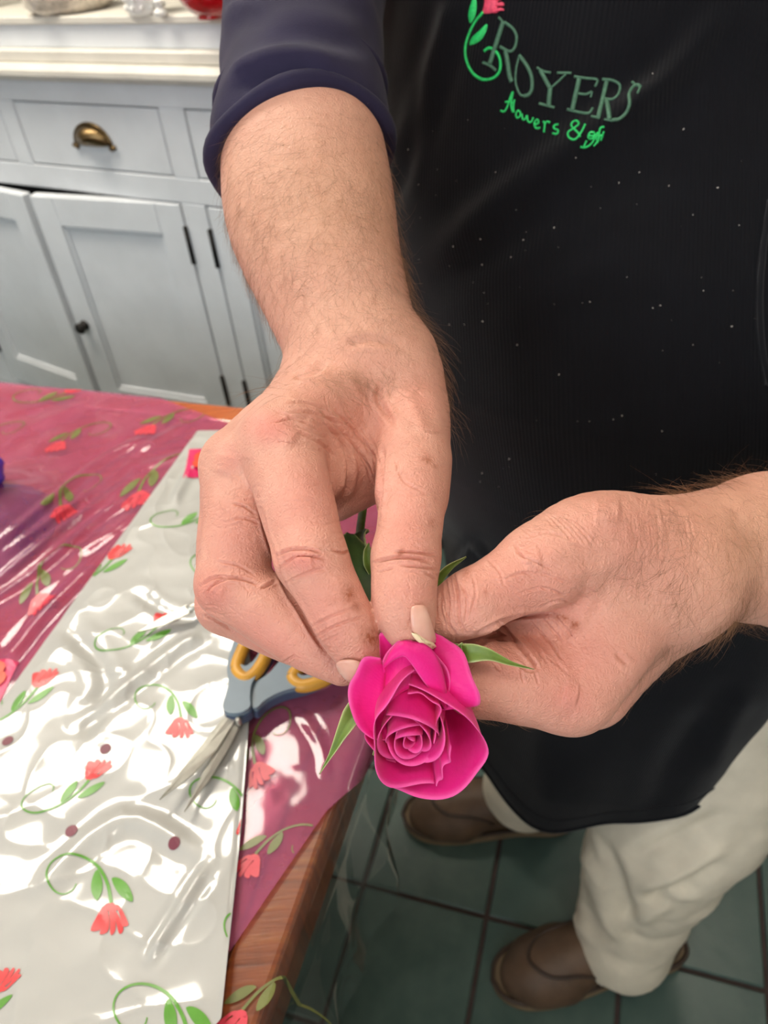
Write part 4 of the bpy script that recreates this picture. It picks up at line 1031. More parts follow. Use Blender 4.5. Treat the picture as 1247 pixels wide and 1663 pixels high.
# hair on the forearms: strands rooted on the skin
def add_hair(V, F, spots, par, seed):
    rg = np.random.default_rng(seed); Nn = vnormals(V, F); px, py, pz = project(V)
    vd = CAM-V; vd /= np.linalg.norm(vd, axis=1)[:, None]; fac = (Nn*vd).sum(1)
    mb_v, mb_f, base = [], [], 0
    for (x, y, rx, ry, ang, cnt, dx, dy, Ln, rad, fmin, fmax) in spots:
        c, sn = math.cos(math.radians(ang)), math.sin(math.radians(ang))
        u = (px-x)*c+(py-y)*sn; v = -(px-x)*sn+(py-y)*c
        w = np.exp(-((u/rx)**2+(v/ry)**2)*1.2)*((u/rx)**2+(v/ry)**2 < 1.6)*(fac > fmin)*(fac < fmax)
        if w.sum() <= 0: continue
        ids = rg.choice(len(V), cnt, p=w/w.sum())
        g = RGT*dx-UPV*dy
        n = Nn[ids]; t = g[None]-n*(n@g)[:, None]; t /= np.linalg.norm(t, axis=1)[:, None]+1e-9
        s_ = np.cross(n, t); a = rg.normal(0, .55, cnt)[:, None]; t = t*np.cos(a)+s_*np.sin(a)
        ln = Ln*rg.uniform(.5, 1.35, cnt)[:, None]; lift = rg.uniform(.15, .75, cnt)[:, None]; curl = rg.normal(0, .5, cnt)[:, None]
        pts = []
        for k in range(5):
            q = k/4; pts.append(V[ids]-n*.0004+t*ln*q+n*ln*lift*(q-.55*q*q)+s_*ln*curl*q*q)
        pts = np.stack(pts, 1)                          # cnt,5,3
        T = np.gradient(pts, axis=1); T /= np.linalg.norm(T, axis=2)[..., None]+1e-12
        A = np.cross(T, n[:, None, :]+.001); A /= np.linalg.norm(A, axis=2)[..., None]+1e-12; Bv = np.cross(T, A)
        r_ = rad*np.array([1, .95, .85, .6, .25])[None, :, None]*rg.uniform(.7, 1.2, cnt)[:, None, None]
        ring = np.stack([pts+(A*math.cos(2.094*k)+Bv*math.sin(2.094*k))*r_ for k in range(3)], 2)      # cnt,5,3,3
        mb_v.append(ring.reshape(-1, 3))
        i = np.arange(cnt)[:, None, None]*15+np.arange(4)[None, :, None]*3+np.arange(3)[None, None, :]+base
        j = np.arange(cnt)[:, None, None]*15+np.arange(4)[None, :, None]*3+((np.arange(3)+1) % 3)[None, None, :]+base
        mb_f.append(np.stack([i, j, j+3, i+3], -1).reshape(-1, 4)); base += cnt*15
    o = mesh_np('arm_hair', np.concatenate(mb_v), np.concatenate(mb_f), M['hair'], par); o['kind'] = 'stuff'; return o
HL = .012
add_hair(RV, RF, [(480, 330, 150, 130, 0, 1000, -.5, .8, HL, 4.3e-5, .1, 1), (600, 330, 70, 150, 0, 420, -.2, .9, HL, 4.3e-5, .1, 1), (560, 480, 150, 120, 20, 800, .3, .9, HL, 4.3e-5, .1, 1), (640, 450, 60, 170, -15, 260, .9, .5, .018, 5.4e-5, -.3, .3), (690, 590, 40, 90, -15, 90, .9, .4, .017, 5.2e-5, -.3, .3),
                  (400, 430, 60, 150, -15, 330, -.7, .7, .010, 4.3e-5, -.3, .3), (455, 610, 40, 40, 0, 26, -1, .3, .022, 4.2e-5, -.3, .5), (600, 600, 100, 70, 0, 200, .1, 1, .010, 3.8e-5, .1, 1), (640, 700, 60, 80, 0, 80, .2, 1, .008, 3e-5, .1, 1), (400, 800, 50, 60, 0, 70, -.3, 1, .006, 3e-5, .1, 1), (330, 880, 25, 60, 0, 30, -1, .3, .006, 3e-5, -.3, .5)], body, 3)
add_hair(LV, LF, [(1200, 870, 110, 80, 0, 300, -.6, .7, .016, 4.2e-5, .1, 1), (1160, 960, 90, 50, 0, 150, -.4, .9, .013, 4.4e-5, .1, 1), (1190, 785, 110, 25, 0, 200, -.5, -.8, .016, 4.6e-5, -.4, .4), (1150, 1010, 120, 30, -15, 320, -.2, 1, .016, 5e-5, -.4, .4), (1040, 1080, 60, 60, -40, 70, .1, 1, .011, 4e-5, -.4, .4), (960, 850, 80, 50, 0, 60, -.8, .3, .009, 3.8e-5, .1, 1), (800, 1170, 40, 14, 0, 34, .4, 1, .008, 4.3e-5, -.4, .5), (1060, 900, 70, 70, 0, 80, -.6, .6, .011, 4.3e-5, .1, 1)], body, 4)

# shirt: torso shell and sleeves; the cuffs are rolled
def shirt_field():
    so_r = [Chain([(*P(492, 232, .452), .0530), (*P(491, 120, .485), .0520), (*P(494, 20, .525), .0545), (*ELB_R, .058)], 4), Chain([(*ELB_R, .058), (*((ELB_R+SHO_R)/2+np.array([.02, .01, .0])), .062), (*SHO_R, .075)], 4)]
    so_l = [Chain([(*P(1400, 866, .43), .060), (*ELB_L, .066)], 2), Chain([(*ELB_L, .064), (*SHO_L, .08)], 2)]
    tor = body_ch[2:6]
    tor = [Chain(np.concatenate([c.p[:, :3], c.p[:, 3:]+.007], 1), 1) for c in tor]
    fa, ft, fl_ = union(so_r, .02), union(tor, .03), union(so_l, .02)
    q1 = P(488, 262, .447).astype(np.float32); ax = (P(590, 600, .402)-P(490, 200, .455)); ax = (ax/np.linalg.norm(ax)).astype(np.float32)
    q2 = P(1390, 866, .428).astype(np.float32); ax2 = (P(1085, 925, .36)-P(1400, 866, .43)); ax2 = (ax2/np.linalg.norm(ax2)).astype(np.float32)
    def fn(X):
        a = fa(X); a = np.maximum(a, (X-q1)@ax)
        b = np.maximum(fl_(X), (X-q2)@ax2)
        return smin(smin(a, ft(X), .02), b, .02)
    return fn
SV, SF = mesh_field(shirt_field(), (-.2, .18, .86), (.68, 1.02, 1.50), .0055, B=6, slack=1.8)
k = SV[:, 2] > .80
SV = SV+vnormals(SV, SF)*(0.004*vnoise(SV, 17, 21)[:, None]+0.003*vnoise(SV, 34, 22)[:, None])
SV = carve(SV, SF, [([(372, 128), (420, 100), (480, 92), (560, 110)], 16, -4), ([(360, 50), (380, 20), (440, 0)], 14, -5), ([(375, 140), (440, 120), (520, 130)], 10, 3), ([(365, 200), (440, 170), (540, 175), (620, 200)], 18, -2.5), ([(420, 60), (500, 50), (600, 80)], 14, 2.5)])
shirt = mesh_np('shirt', SV, SF, M['shirt'], man)
def cuff(cpx, z, a, b, tilt, r, name='cuff', ax=None):
    c = P(cpx[0], cpx[1], z); ax = P(590, 600, .402)-P(490, 200, .455) if ax is None else ax; ax = ax/np.linalg.norm(ax)
    e1 = RGT*math.cos(tilt)+UPV*math.sin(tilt); e1 = e1-ax*(e1@ax); e1 /= np.linalg.norm(e1); e2 = np.cross(ax, e1)
    pts = [c+e1*a*math.cos(t)+e2*b*math.sin(t)+ax*.0018*math.sin(3*t+1) for t in np.linspace(0, 2*math.pi, 49)]
    m_ = MB(); m_.tube(pts, [r*(1+.15*math.sin(5*t)) for t in np.linspace(0, 2*math.pi, 49)], 12, cap=False)
    return m_.build(name, M['shirt'], shirt, smooth=True)
cuff((490, 256), .449, .0512, .0505, -.10, .0052)
cuff((490, 168), .472, .0500, .0490, -.10, .0040, 'sleeve_fold')
cuff((1392, 866), .428, .0600, .0600, 1.3, .0052, ax=P(1085, 925, .36)-P(1400, 866, .43))

hf_ = Chain([(*(CM@(hd+FC*-.030+ZA*.012-CAM)), .089), (*(CM@(hd+FC*.010+ZA*.036-CAM)), .084)], 2)
hn_ = (CM@(FC*.8-ZA*.6)).astype(np.float32); hp_ = (CM@(hd+FC*.045+ZA*.045-CAM)).astype(np.float32)
HV, HF = mesh_field(lambda X: np.maximum(hf_(X), (X-hp_)@hn_), hf_.lo, hf_.hi, .008, B=6, slack=1.8)
mesh_np('hair', c2w(HV), HF, M['hair'], man)
for sg in (-1, 1):
    e = MB().lathe([(.0002, -.0115)]+[(.0115*math.sin(a), -.0115*math.cos(a)) for a in np.linspace(.3, 2.84, 9)]+[(.0002, .0115)], hd+FC*.078+LC*sg*.031+ZA*.012, 14, np.stack([LC, ZA, FC])).build('eye', M['eye_white'], man, smooth=True)
    MB().lathe([(.0001, .0005), (.0045, .0005), (.0055, -.001)], hd+FC*.0896+LC*sg*.031+ZA*.012, 14, np.stack([LC, ZA, FC])).build('iris', M['ink_black'], e)
# trousers, shoes
def leg_field():
    A = [Chain([(*HIP_L, .112), (*((HIP_L+KNE_L)/2), .103), (*KNE_L, .104), (*P(1088, 1335, 1.0), .098), (*P(1036, 1440, 1.08), .080), (*P(1008, 1535, 1.13), .068)], 4)]
    Bq = [Chain([(*HIP_R, .112), (*((HIP_R+KNE_R)/2), .103), (*KNE_R, .085), (*((KNE_R+ANK_R)/2+[.01, .0, 0]), .080), (*(ANK_R+[.012, .0, .02]), .074)], 4)]
    hip = [Chain([(*(np.array([.285, .655, .93])-LC*.08), .115), (*(np.array([.285, .655, .93])+LC*.08), .115)], 2)]
    fa, fb, fh = A[0], Bq[0], hip[0]
    def fn(X):
        d = smin(np.minimum(fa(X), fb(X)), fh(X), .03)
        return np.maximum(np.maximum(d, .055-X[:, 2]+.10*(X[:, 0]-.25)), X[:, 2]-1.0)
    return fn
TV_, TF_ = mesh_field(leg_field(), (-.02, .24, .03), (.58, .86, 1.02), .006, B=6, slack=1.8)
ml = 0.5*(1-np.clip((TV_[:, 2]-.1)/.5, 0, 1))+.5
TV_ = TV_+vnormals(TV_, TF_)*((0.010*vnoise(TV_*[1, 1, 1.6], 13, 31)+0.005*vnoise(TV_*[1, 1, 2.0], 26, 32))*ml)[:, None]
TV_ = carve(TV_, TF_, [([(1030, 1440), (1110, 1412), (1190, 1362)], 13, -7), ([(1040, 1465), (1110, 1440), (1170, 1400)], 10, 5), ([(945, 1365), (965, 1420), (990, 1490), (1012, 1540)], 16, -9), ([(975, 1370), (1000, 1430), (1025, 1510)], 13, 7), ([(1020, 1395), (1100, 1360), (1180, 1320)], 12, 6), ([(928, 1475), (945, 1510), (990, 1552)], 9, -5), ([(940, 1465), (965, 1500), (1005, 1530)], 8, 4), ([(1010, 1500), (1050, 1490), (1090, 1460)], 9, -4)])
trousers = mesh_np('trousers', TV_, TF_, M['khaki'], man)
def shoe(ank, toe):
    ank = np.array(ank, float); toe = np.array([toe[0], toe[1], 0.0]); d = toe-np.array([ank[0], ank[1], 0]); d /= np.linalg.norm(d); s = np.cross(ZA, d)
    heel = toe-d*.288; o = lambda a, b, h: heel+d*a+s*b+ZA*h
    def q(a, b, h, r): return (*o(a, b, h), r)
    up = [Chain([q(.045, 0, .055, .036), q(.11, 0, .058, .040), q(.17, 0, .048, .043), q(.225, .003, .036, .040), q(.246, .004, .030, .034)], 4), Chain([q(.19, -.020, .034, .033), q(.225, -.016, .030, .031)], 2), Chain([q(.19, .022, .034, .033), q(.225, .020, .030, .031)], 2), Chain([q(.05, 0, .075, .038), q(.09, 0, .08, .040)], 2)]
    fu = union(up, .02)
    def fn(X): return np.maximum(fu(X), .016-X[:, 2])
    lo = np.min([c.lo for c in up], 0); hi = np.max([c.hi for c in up], 0)
    V, F = mesh_field(fn, lo, hi, .004, B=6, slack=1.8)
    t = empty('shoe'); t.parent = man
    mesh_np('upper', V, F, M['shoe_leather'], t)
    ou = [(a, w) for a, w in ((-.006, 0), (0, .024), (.03, .037), (.09, .036), (.15, .043), (.20, .049), (.25, .044), (.28, .026), (.291, 0))]
    poly = catmull([(a, w) for a, w in ou]+[(a, -w) for a, w in ou[::-1][1:-1]], 5, True)
    m_ = MB(); m_.prism([tuple(p) for p in poly], .001, .022, T=lambda p: o(p[0], p[1], p[2])); so_ = m_.build('sole', M['shoe_sole'], t, bevel=.005); so_['label'] = 'tan rubber sole'
    g = MB(); g.tube([o(a, w*.93, .024) for a, w in catmull(ou, 5)]+[o(a, -w*.93, .024) for a, w in catmull(ou, 5)[::-1]], .0035, 6); g.build('welt', M['shoe_trim'], t, smooth=True)
    T_ = BVHTree.FromPolygons(V.tolist(), F.tolist())
    sm = MB(); pts = []
    for a, b in catmull([(.13, .042), (.17, .036), (.215, .028), (.238, .0), (.215, -.028), (.17, -.036), (.13, -.042)], 6):
        h = T_.ray_cast(Vector(o(a, b, .2)), Vector((0, 0, -1)))
        if h[0] is not None: pts.append(np.array(h[0])+ZA*.001)
    if len(pts) > 3: sm.tube(pts, .0028, 6); sm.build('moc_seam', M['shoe_trim'], t, smooth=True)
    gm = MB()
    for sg in (-1, 1):
        for k in range(4):
            a = .115+.004*k; h = T_.ray_cast(Vector(o(a, sg*.030, .2)), Vector((0, 0, -1)))
            if h[0] is not None: gm.box(np.array(h[0]), (.002, .018, .003), np.stack([d, s, ZA]))
    gm.build('side_gore', M['shoe_trim'], t)['kind'] = 'stuff'
    return t
shoe(ANK_L, (0.093, 0.413)); shoe(ANK_R, (-0.018, 0.685))

# apron: a sheet wrapped round the front, from the bib to below the knee
AR = [(1.44, .255, .755, .165, .125, 24), (1.30, .245, .74, .19, .135, 26), (1.17, .235, .715, .212, .145, 28), (1.06, .238, .675, .226, .172, 29), (.95, .25, .648, .235, .19, 30), (.85, .265, .64, .235, .19, 31), (.75, .28, .64, .228, .185, 33), (.65, .283, .632, .215, .19, 36), (.55, .28, .627, .202, .195, 39), (.46, .276, .622, .186, .2, 42), (.40, .273, .62, .177, .2, 44)]
ar = np.array(AR)
def apron_pt(h, ph):
    c = [np.interp(-h, -ar[:, 0], ar[:, k]) for k in range(1, 6)]
    y = np.radians(c[4]); fx, fy = -np.sin(y), -np.cos(y); lx, ly = np.cos(y), -np.sin(y)
    sx = np.sign(np.sin(ph))*np.abs(np.sin(ph))**.9; cx = np.sign(np.cos(ph))*np.abs(np.cos(ph))**.9
    return np.stack([c[0]+c[2]*sx*lx+c[3]*cx*fx, c[1]+c[2]*sx*ly+c[3]*cx*fy, h], -1)
nh, np_ = 260, 240
hh, pp = np.meshgrid(np.linspace(1.44, .40, nh), np.linspace(-1, 1, np_), indexing='ij')
half = np.interp(-hh, [-1.44, -1.2, -1.0, -.40], [1.25, 1.55, 1.80, 1.95])
ph = pp*half
t01 = (1.44-hh)/(1.44-.40); hbot = .386+.15*np.clip((-pp-.5)/.5, 0, 1)**2+.16*np.clip((pp-.0)/.75, 0, 1)**1.5; hb = 1.44-t01*(1.44-hbot)
AV = apron_pt(hb.ravel(), ph.ravel())
i = (np.arange(nh-1)[:, None]*np_+np.arange(np_-1)[None]).ravel(); AF = np.stack([i, i+np_, i+np_+1, i+1], 1)
low = np.clip((.80-AV[:, 2])/.4, 0, 1)
AN = vnormals(AV, AF)
AV = AV+AN*((.007*vnoise(AV*[1, 1, .35], 11, 41)*(.3+low)+.003*vnoise(AV*[1, 1, .6], 24, 42)+0.010*low*np.sin(ph.ravel()*7+1))[:, None]*1.0)
a_lines = [([(1110, 110), (1000, 190), (900, 260), (800, 340), (700, 435)], 26, -9), ([(690, 460), (800, 400), (930, 330), (1100, 250)], 30, 3.0), ([(650, 260), (690, 150), (720, 60), (735, 0)], 16, -6), ([(640, 330), (665, 240), (690, 120)], 12, 4), ([(1180, 10), (1090, 120), (1010, 200)], 20, -5),
           ([(780, 560), (900, 470), (1050, 400)], 26, -2), ([(1238, 340), (1228, 450), (1232, 560), (1247, 640)], 5, 1.6), ([(842, 60), (846, 100), (830, 190)], 5, -.9), ([(745, 915), (768, 890), (790, 905)], 6, -3), ([(900, 1330), (880, 1230), (900, 1150)], 26, -4), ([(1060, 1330), (1090, 1240), (1150, 1150)], 22, 4), ([(1150, 1270), (1180, 1180), (1220, 1120)], 20, -4)]
sgn = np.sign(((CAM-AV)*vnormals(AV, AF)).sum(1).mean())
if sgn < 0: AF = AF[:, ::-1]
AV = carve(AV, AF, a_lines)
AN = vnormals(AV, AF)
back = AV-AN*.0016; n0 = len(AV)
grid = np.arange(n0).reshape(nh, np_)
def rim(a): return np.stack([a[:-1], a[1:], a[1:]+n0, a[:-1]+n0], 1)
FF = np.concatenate([AF, AF[:, ::-1]+n0, rim(grid[0]), rim(grid[-1]), rim(grid[:, 0]), rim(grid[:, -1])])
apron = mesh_np('apron', np.concatenate([AV, back]), FF, M['apron'], man)
wv = np.zeros((2*n0, 3)); wv[:, 0] = np.tile((pp*half*.22).ravel(), 2); wv[:, 1] = np.tile(hb.ravel(), 2); set_color(apron, 'weave', wv)
APT = BVHTree.FromPolygons(AV.tolist(), AF.tolist())
hem = MB(); hem.tube([AV[g]+AN[g]*.001 for g in grid[-1][::2]], .0022, 6); hem.tube([AV[g]+AN[g]*.0008 for g in grid[-8][::2]], .0007, 5); hem.build('hem', M['apron_trim'], apron, smooth=True)
def on_apron(pts, n=None, lift=.0006):
    c = catmull(pts, 6) if len(pts) > 2 else np.asarray(pts, float)
    q = [hit_px(APT, x, y, lift) for x, y in (resample(c, n) if n else c)]
    return [x for x in q if x is not None]
sm = MB(); sm.tube(on_apron([(1250, 325), (1238, 420), (1234, 500), (1239, 570), (1250, 625)], 24), .0022, 6); sm.tube(on_apron([(1243, 350), (1231, 430), (1227, 500), (1232, 570), (1242, 625)], 24), .0006, 5); sm.build('pocket_binding', M['apron_trim'], apron, smooth=True)
# embroidery: strokes stitched on the bib
lx = lambda p: [(720+a*.28869, b*.28869) for a, b in p]
def stitch(strokes, name, mat, r, prof=None):
    m_ = MB()
    for s_ in strokes:
        w = r
        if isinstance(s_, tuple): s_, w = s_
        pts = on_apron(lx(s_), max(6, int(len(s_)*5)), .0002)
        if len(pts) > 2: m_.tube(pts, w, 6)
    o = m_.build(name, mat, apron, smooth=True); return o
th, tk = .0006, .0018
stitch([([(338, 120), (300, 240), (262, 360)], tk), ([(312, 98), (335, 122), (372, 150)], th*1.3), ([(345, 125), (390, 160), (412, 205), (405, 260), (375, 290), (318, 262)], .0011), ([(350, 285), (362, 350), (372, 420), (385, 462)], tk), ([(222, 352), (262, 368), (298, 398)], .0011), ([(312, 98), (325, 112)], .001),
        ([(428, 312), (410, 390), (408, 470), (430, 530), (455, 540)], .0009), ([(428, 312), (470, 370), (496, 430), (498, 500), (478, 535), (455, 540)], .0014),
        ([(545, 395), (575, 450), (602, 498)], tk*.9), ([(690, 415), (650, 455), (602, 498)], .0008), ([(602, 498), (596, 550), (592, 598)], tk), ([(526, 380), (560, 400), (605, 410)], .0009), ([(640, 410), (690, 410), (720, 412)], .0009), ([(538, 582), (590, 596), (625, 605)], .001),
        ([(765, 440), (745, 530), (725, 622)], tk), ([(735, 430), (800, 440), (865, 448), (852, 488)], .0009), ([(752, 525), (800, 530), (836, 515)], .0009), ([(836, 515), (828, 548)], .0008), ([(695, 615), (760, 632), (818, 638), (840, 608)], .001),
        ([(918, 455), (896, 560), (872, 660)], tk*.9), ([(892, 445), (950, 452), (992, 480), (985, 530), (950, 560), (905, 556)], .0010), ([(918, 562), (928, 620), (934, 672)], tk*.9), ([(832, 655), (880, 665)], .0009), ([(905, 672), (950, 680)], .0008),
        ([(1108, 492), (1095, 480), (1068, 490), (1045, 530), (1048, 580), (1030, 630), (990, 668), (948, 676)], .0012), ([(1108, 492), (1092, 525)], .0008), ([(1062, 462), (1076, 474)], .0009)], 'shop_lettering', M['thread_dark'], th)
stitch([[(322, 622), (342, 628), (360, 600), (378, 545), (392, 515), (384, 560), (382, 600), (390, 632)], [(348, 575), (372, 572), (392, 580)], [(400, 560), (394, 600), (396, 634)], [(420, 620), (408, 640), (414, 662), (430, 655), (432, 632), (420, 620)], [(442, 640), (446, 672), (462, 668), (470, 650), (476, 682), (494, 686), (506, 660)],
        [(512, 705), (535, 690), (528, 672), (512, 690), (520, 720), (545, 718)], [(562, 682), (570, 700), (566, 745)], [(570, 700), (582, 684), (600, 690)], [(648, 700), (626, 705), (622, 722), (646, 735), (638, 755), (615, 750)],
        [(798, 700), (775, 745), (740, 785), (708, 775), (702, 745), (735, 722), (762, 698), (748, 680), (725, 690), (722, 712), (755, 745), (770, 770)],
        [(850, 745), (825, 745), (815, 775), (838, 778), (856, 748), (838, 800), (800, 828), (770, 826)], [(868, 742), (858, 780), (866, 790)], [(905, 715), (882, 722), (868, 790), (845, 822)], [(902, 738), (885, 790)], [(820, 765), (900, 760)], [(880, 762), (866, 800), (852, 806)], [(806, 790), (786, 832)]], 'tagline_lettering', M['thread_bright'], .00075)
stitch([[(225, 68), (185, 115), (150, 180), (125, 260), (130, 340), (165, 410), (215, 445), (265, 445), (305, 420), (322, 375), (315, 320), (290, 285), (258, 270), (230, 288)]], 'vine_embroidery', M['thread_bright'], .0011)
def patch(polys, name, mat):
    m_ = MB()
    for pl in polys:
        pl = resample(catmull(lx(pl), 4, True), 24); c = pl.mean(0); vs_ = []
        for k_, li in ((1.0, .0002), (.8, .0012), (.4, .0016)):
            for p in pl: vs_.append(hit_px(APT, *(c+(p-c)*k_), li))
        vs_.append(hit_px(APT, *c, .0017)); n = len(pl)
        if any(x is None for x in vs_): continue
        m_.add(vs_, [(a*n+i, a*n+(i+1) % n, (a+1)*n+(i+1) % n, (a+1)*n+i) for a in (0, 1) for i in range(n)]+[(2*n+i, 2*n+(i+1) % n, 3*n) for i in range(n)])
    return m_.build(name, mat, apron, smooth=True)
patch([[(150, 132), (140, 80), (155, 20), (175, -30), (188, 20), (180, 90)]], 'leaf_embroidery', M['thread_bright']); patch([[(148, 255), (158, 215), (200, 175), (246, 132), (240, 180), (205, 232)]], 'leaf_embroidery', M['thread_bright'])
patch([[(222, 72), (228, 30), (236, -10), (262, -30), (300, -20), (308, 20), (296, 60), (260, 76)], [(270, 72), (290, 55), (318, 42), (338, 48), (342, 60), (320, 62), (296, 74)], [(282, 40), (300, 22), (326, 10), (342, 20), (338, 34), (310, 36)], [(285, 10), (300, -16), (322, -34), (340, -22), (330, -4), (305, 8)], [(250, -14), (262, -50), (284, -70), (296, -52), (280, -20)], [(226, -2), (228, -50), (244, -74), (256, -52), (246, -10)]], 'tulip_embroidery', M['thread_red'])
ln = MB()
spots = [(663, 243), (680, 300), (805, 280), (935, 256), (1038, 280), (1005, 297), (1086, 302), (1165, 305), (1125, 349), (1125, 560), (1142, 472), (1190, 472), (1072, 496), (996, 681), (938, 684), (783, 430), (736, 400), (780, 388), (784, 522), (840, 560), (754, 527), (730, 527), (830, 418), (850, 390), (908, 608), (1010, 675), (1060, 500), (1188, 530), (827, 745), (783, 768), (780, 782), (810, 790), (721, 862), (1200, 366), (1034, 332), (900, 370), (1018, 450), (958, 490), (1075, 700), (960, 215), (1060, 120), (760, 195), (1110, 210)]
for x, y in spots+[(random.uniform(680, 1240), random.uniform(200, 780)) for _ in range(36)]:
    h = hit_px(APT, x, y, .0004); r = random.uniform(.00018, .0005) if (x, y) in spots else random.uniform(.0001, .00025)
    if h is not None:
        d = RNG.normal(0, 1, 3); d /= np.linalg.norm(d); m_ = h+d*r*2
        ln.tube([h-d*r*1.5, h, h+d*r*1.5], [r*.5, r, r*.5], 4)
ln.build('lint', M['lint'], apron)['kind'] = 'stuff'

# ------------------------------------------------------------------ the rose
rose = empty('rose', 'bright pink rose bud pinched between both hands', 'rose')
RB = cc(673, 1088, .331); RC = cc(667, 1205, .290); RA = RC-RB; RLEN = np.linalg.norm(RA); RA = RA/RLEN
E1 = np.array([1.0, 0, 0]); E1 -= RA*(E1@RA); E1 /= np.linalg.norm(E1); E2 = np.cross(RA, E1)      # E2 points up or down in the picture
if E2[1] > 0: E2 = -E2
def petal_mesh(Gd, name='petal', thick=.00035):
    nv, nu = Gd.shape[:2]
    V = c2w(Gd.reshape(-1, 3)); i = (np.arange(nv-1)[:, None]*nu+np.arange(nu-1)[None]).ravel()
    o = mesh_np(name, V, np.stack([i, i+1, i+nu+1, i+nu], 1), M['petal'], rose)
    uu, vv = np.meshgrid(np.linspace(0, 1, nu), np.linspace(0, 1, nv)); set_color(o, 'petal_v', np.stack([vv.ravel(), uu.ravel(), 0*uu.ravel()], 1))
    s = o.modifiers.new('solid', 'SOLIDIFY'); s.thickness = thick; s.offset = 0
    return o
def rim_petal(pts, bulge, curl=0.0, base_r=.006, nu=44, nv=26, vpow=1.0, seed=0, wav=.0009, mid_=None):
    """pts: rim as picture place and distance; the petal runs from the receptacle to the rim"""
    R_ = resample(catmull([cc(*p) for p in pts], 8), nu); rg = np.random.default_rng(seed)
    ax_p = RB+RA*((R_-RB)@RA)[:, None]; out = R_-ax_p; ol = np.linalg.norm(out, axis=1)[:, None]; out = out/np.maximum(ol, 1e-4)
    mid = out.mean(0); out = out*.75+mid*.25; out /= np.linalg.norm(out, axis=1)[:, None]
    b0 = RB+out*base_r; Gd = []
    ph_ = rg.uniform(0, 6, 3); u = np.linspace(0, 1, nu)
    R_ = R_+out*(wav*(np.sin(u*9+ph_[0])+.6*np.sin(u*17+ph_[1])))[:, None]+RA*(wav*np.sin(u*13+ph_[2]))[:, None]
    Md = None if mid_ is None else resample(catmull([cc(*p) for p in mid_], 8), nu)
    for v in np.linspace(0, 1, nv):
        q = b0+(R_-b0)*v**vpow+out*bulge*math.sin(math.pi*v**.8)**.9
        if Md is not None:
            vm = .45
            if v < vm: t = v/vm; q = b0*(1-t)+Md*t
            else:
                t = (v-vm)/(1-vm); cv = np.cross(R_[-1]-R_[0], Md[nu//2]-R_[nu//2]); cv /= np.linalg.norm(cv); cv = -cv if cv[2] < 0 else cv
                q = Md*(1-t)+R_*t+cv*bulge*math.sin(math.pi*t)
        k = max(0, (v-.86)/.14); q = q+out*curl*k*k-RA*abs(curl)*.5*k*k
        Gd.append(q)
    return petal_mesh(np.array(Gd))
def core_petal(th0, span, R, Hh, tip=.004, open_=0.0, lean=0.0, nu=34, nv=20):
    u = np.linspace(-1, 1, nu); Gd = []
    for v in np.linspace(0, 1, nv):
        th = th0+span*u*(.55+.45*min(1, v*2))
        top = Hh+tip*(1-u*u)-.003*u*u; hgt = .004+(top-.004)*v
        rho = R*(.30+.70*math.sin(min(1, v/.62)*math.pi/2))*(1-.16*max(0, (v-.62)/.38))+open_*max(0, (v-.8)/.2)**2+R*.10*u*(1 if span > 0 else -1)
        Gd.append(RB+RA*hgt[:, None]+(E1*np.cos(th)[:, None]+E2*np.sin(th)[:, None])*rho[:, None]+E2*lean*v)
    return petal_mesh(np.array(Gd), thick=.00035)
zr = lambda y, d=0: .289+(y-1205)*.000105+d
# heart of the bud, wound spirally
for i, (a, s, r, h, tp, op) in enumerate([(1.2, 1.9, .0018, .0445, .001, 0), (3.6, 1.7, .0030, .0448, .0012, .0003), (5.6, 1.6, .0043, .0452, .0016, .0005), (1.9, 1.5, .0056, .0452, .002, .0006), (4.0, 1.45, .0068, .0450, .0022, .0008), (0.2, 1.4, .0080, .0440, .0024, .0010), (2.2, 1.35, .0092, .0445, .0026, .0012), (4.6, 1.35, .0105, .0430, .003, .0016)]):
    core_petal(a, s, r, h, tp, op, lean=-.0005)
core_petal(5.75, 1.15, .0122, .0425, .0035, .002); core_petal(3.2, 1.2, .0128, .0425, .0035, .002); core_petal(1.2, 1.2, .0125, .0440, .0030, .0012)
# the open petals, rim read off the picture
rim_petal([(703, 1207, zr(1207)), (712, 1160, .288), (700, 1142, .2875), (684, 1130, .2875), (662, 1124, .2885)], .0020, .0006, seed=1)
rim_petal([(675, 1099, .2880), (651, 1115, .2850), (627, 1146, .2830), (611, 1170, .2835), (608, 1204, .2860), (614, 1243, .2890), (634, 1270, .2925), (662, 1277, .2940), (705, 1276, .2945)], .0050, .0008, seed=2)
rim_petal([(706, 1276, .2945), (722, 1250, .2915), (730, 1215, .2885)], .002, .0004, seed=11)
rim_petal([(662, 1124, .2880), (699, 1139, .2860), (739, 1157, .2860), (764, 1180, .2880), (792, 1228, .2930), (766, 1262, .2965), (724, 1288, .2985), (678, 1294, .2990), (640, 1281, .2970)], .0065, .0014, seed=3)
rim_petal([(724, 1152, .2960), (727, 1110, .2935), (716, 1080, .2905), (704, 1058, .2890), (684, 1045, .2890), (652, 1041, .2895), (634, 1060, .2905), (623, 1080, .2920)], .0030, .0006, seed=4, mid_=[(722, 1165, .2990), (712, 1142, .2975), (700, 1128, .2960), (685, 1118, .2955), (668, 1118, .2955), (648, 1128, .2955), (634, 1145, .2960), (624, 1165, .2970)])
rim_petal([(625, 1203, .2955), (605, 1203, .2950), (584, 1176, .2925), (571, 1140, .2900), (571, 1106, .2890), (592, 1072, .2880), (622, 1077, .2895)], .0016, .0010, seed=5, mid_=[(634, 1205, .2985), (628, 1190, .2980), (624, 1170, .2970), (622, 1145, .2960), (622, 1122, .2955), (624, 1100, .2950), (628, 1085, .2950)])
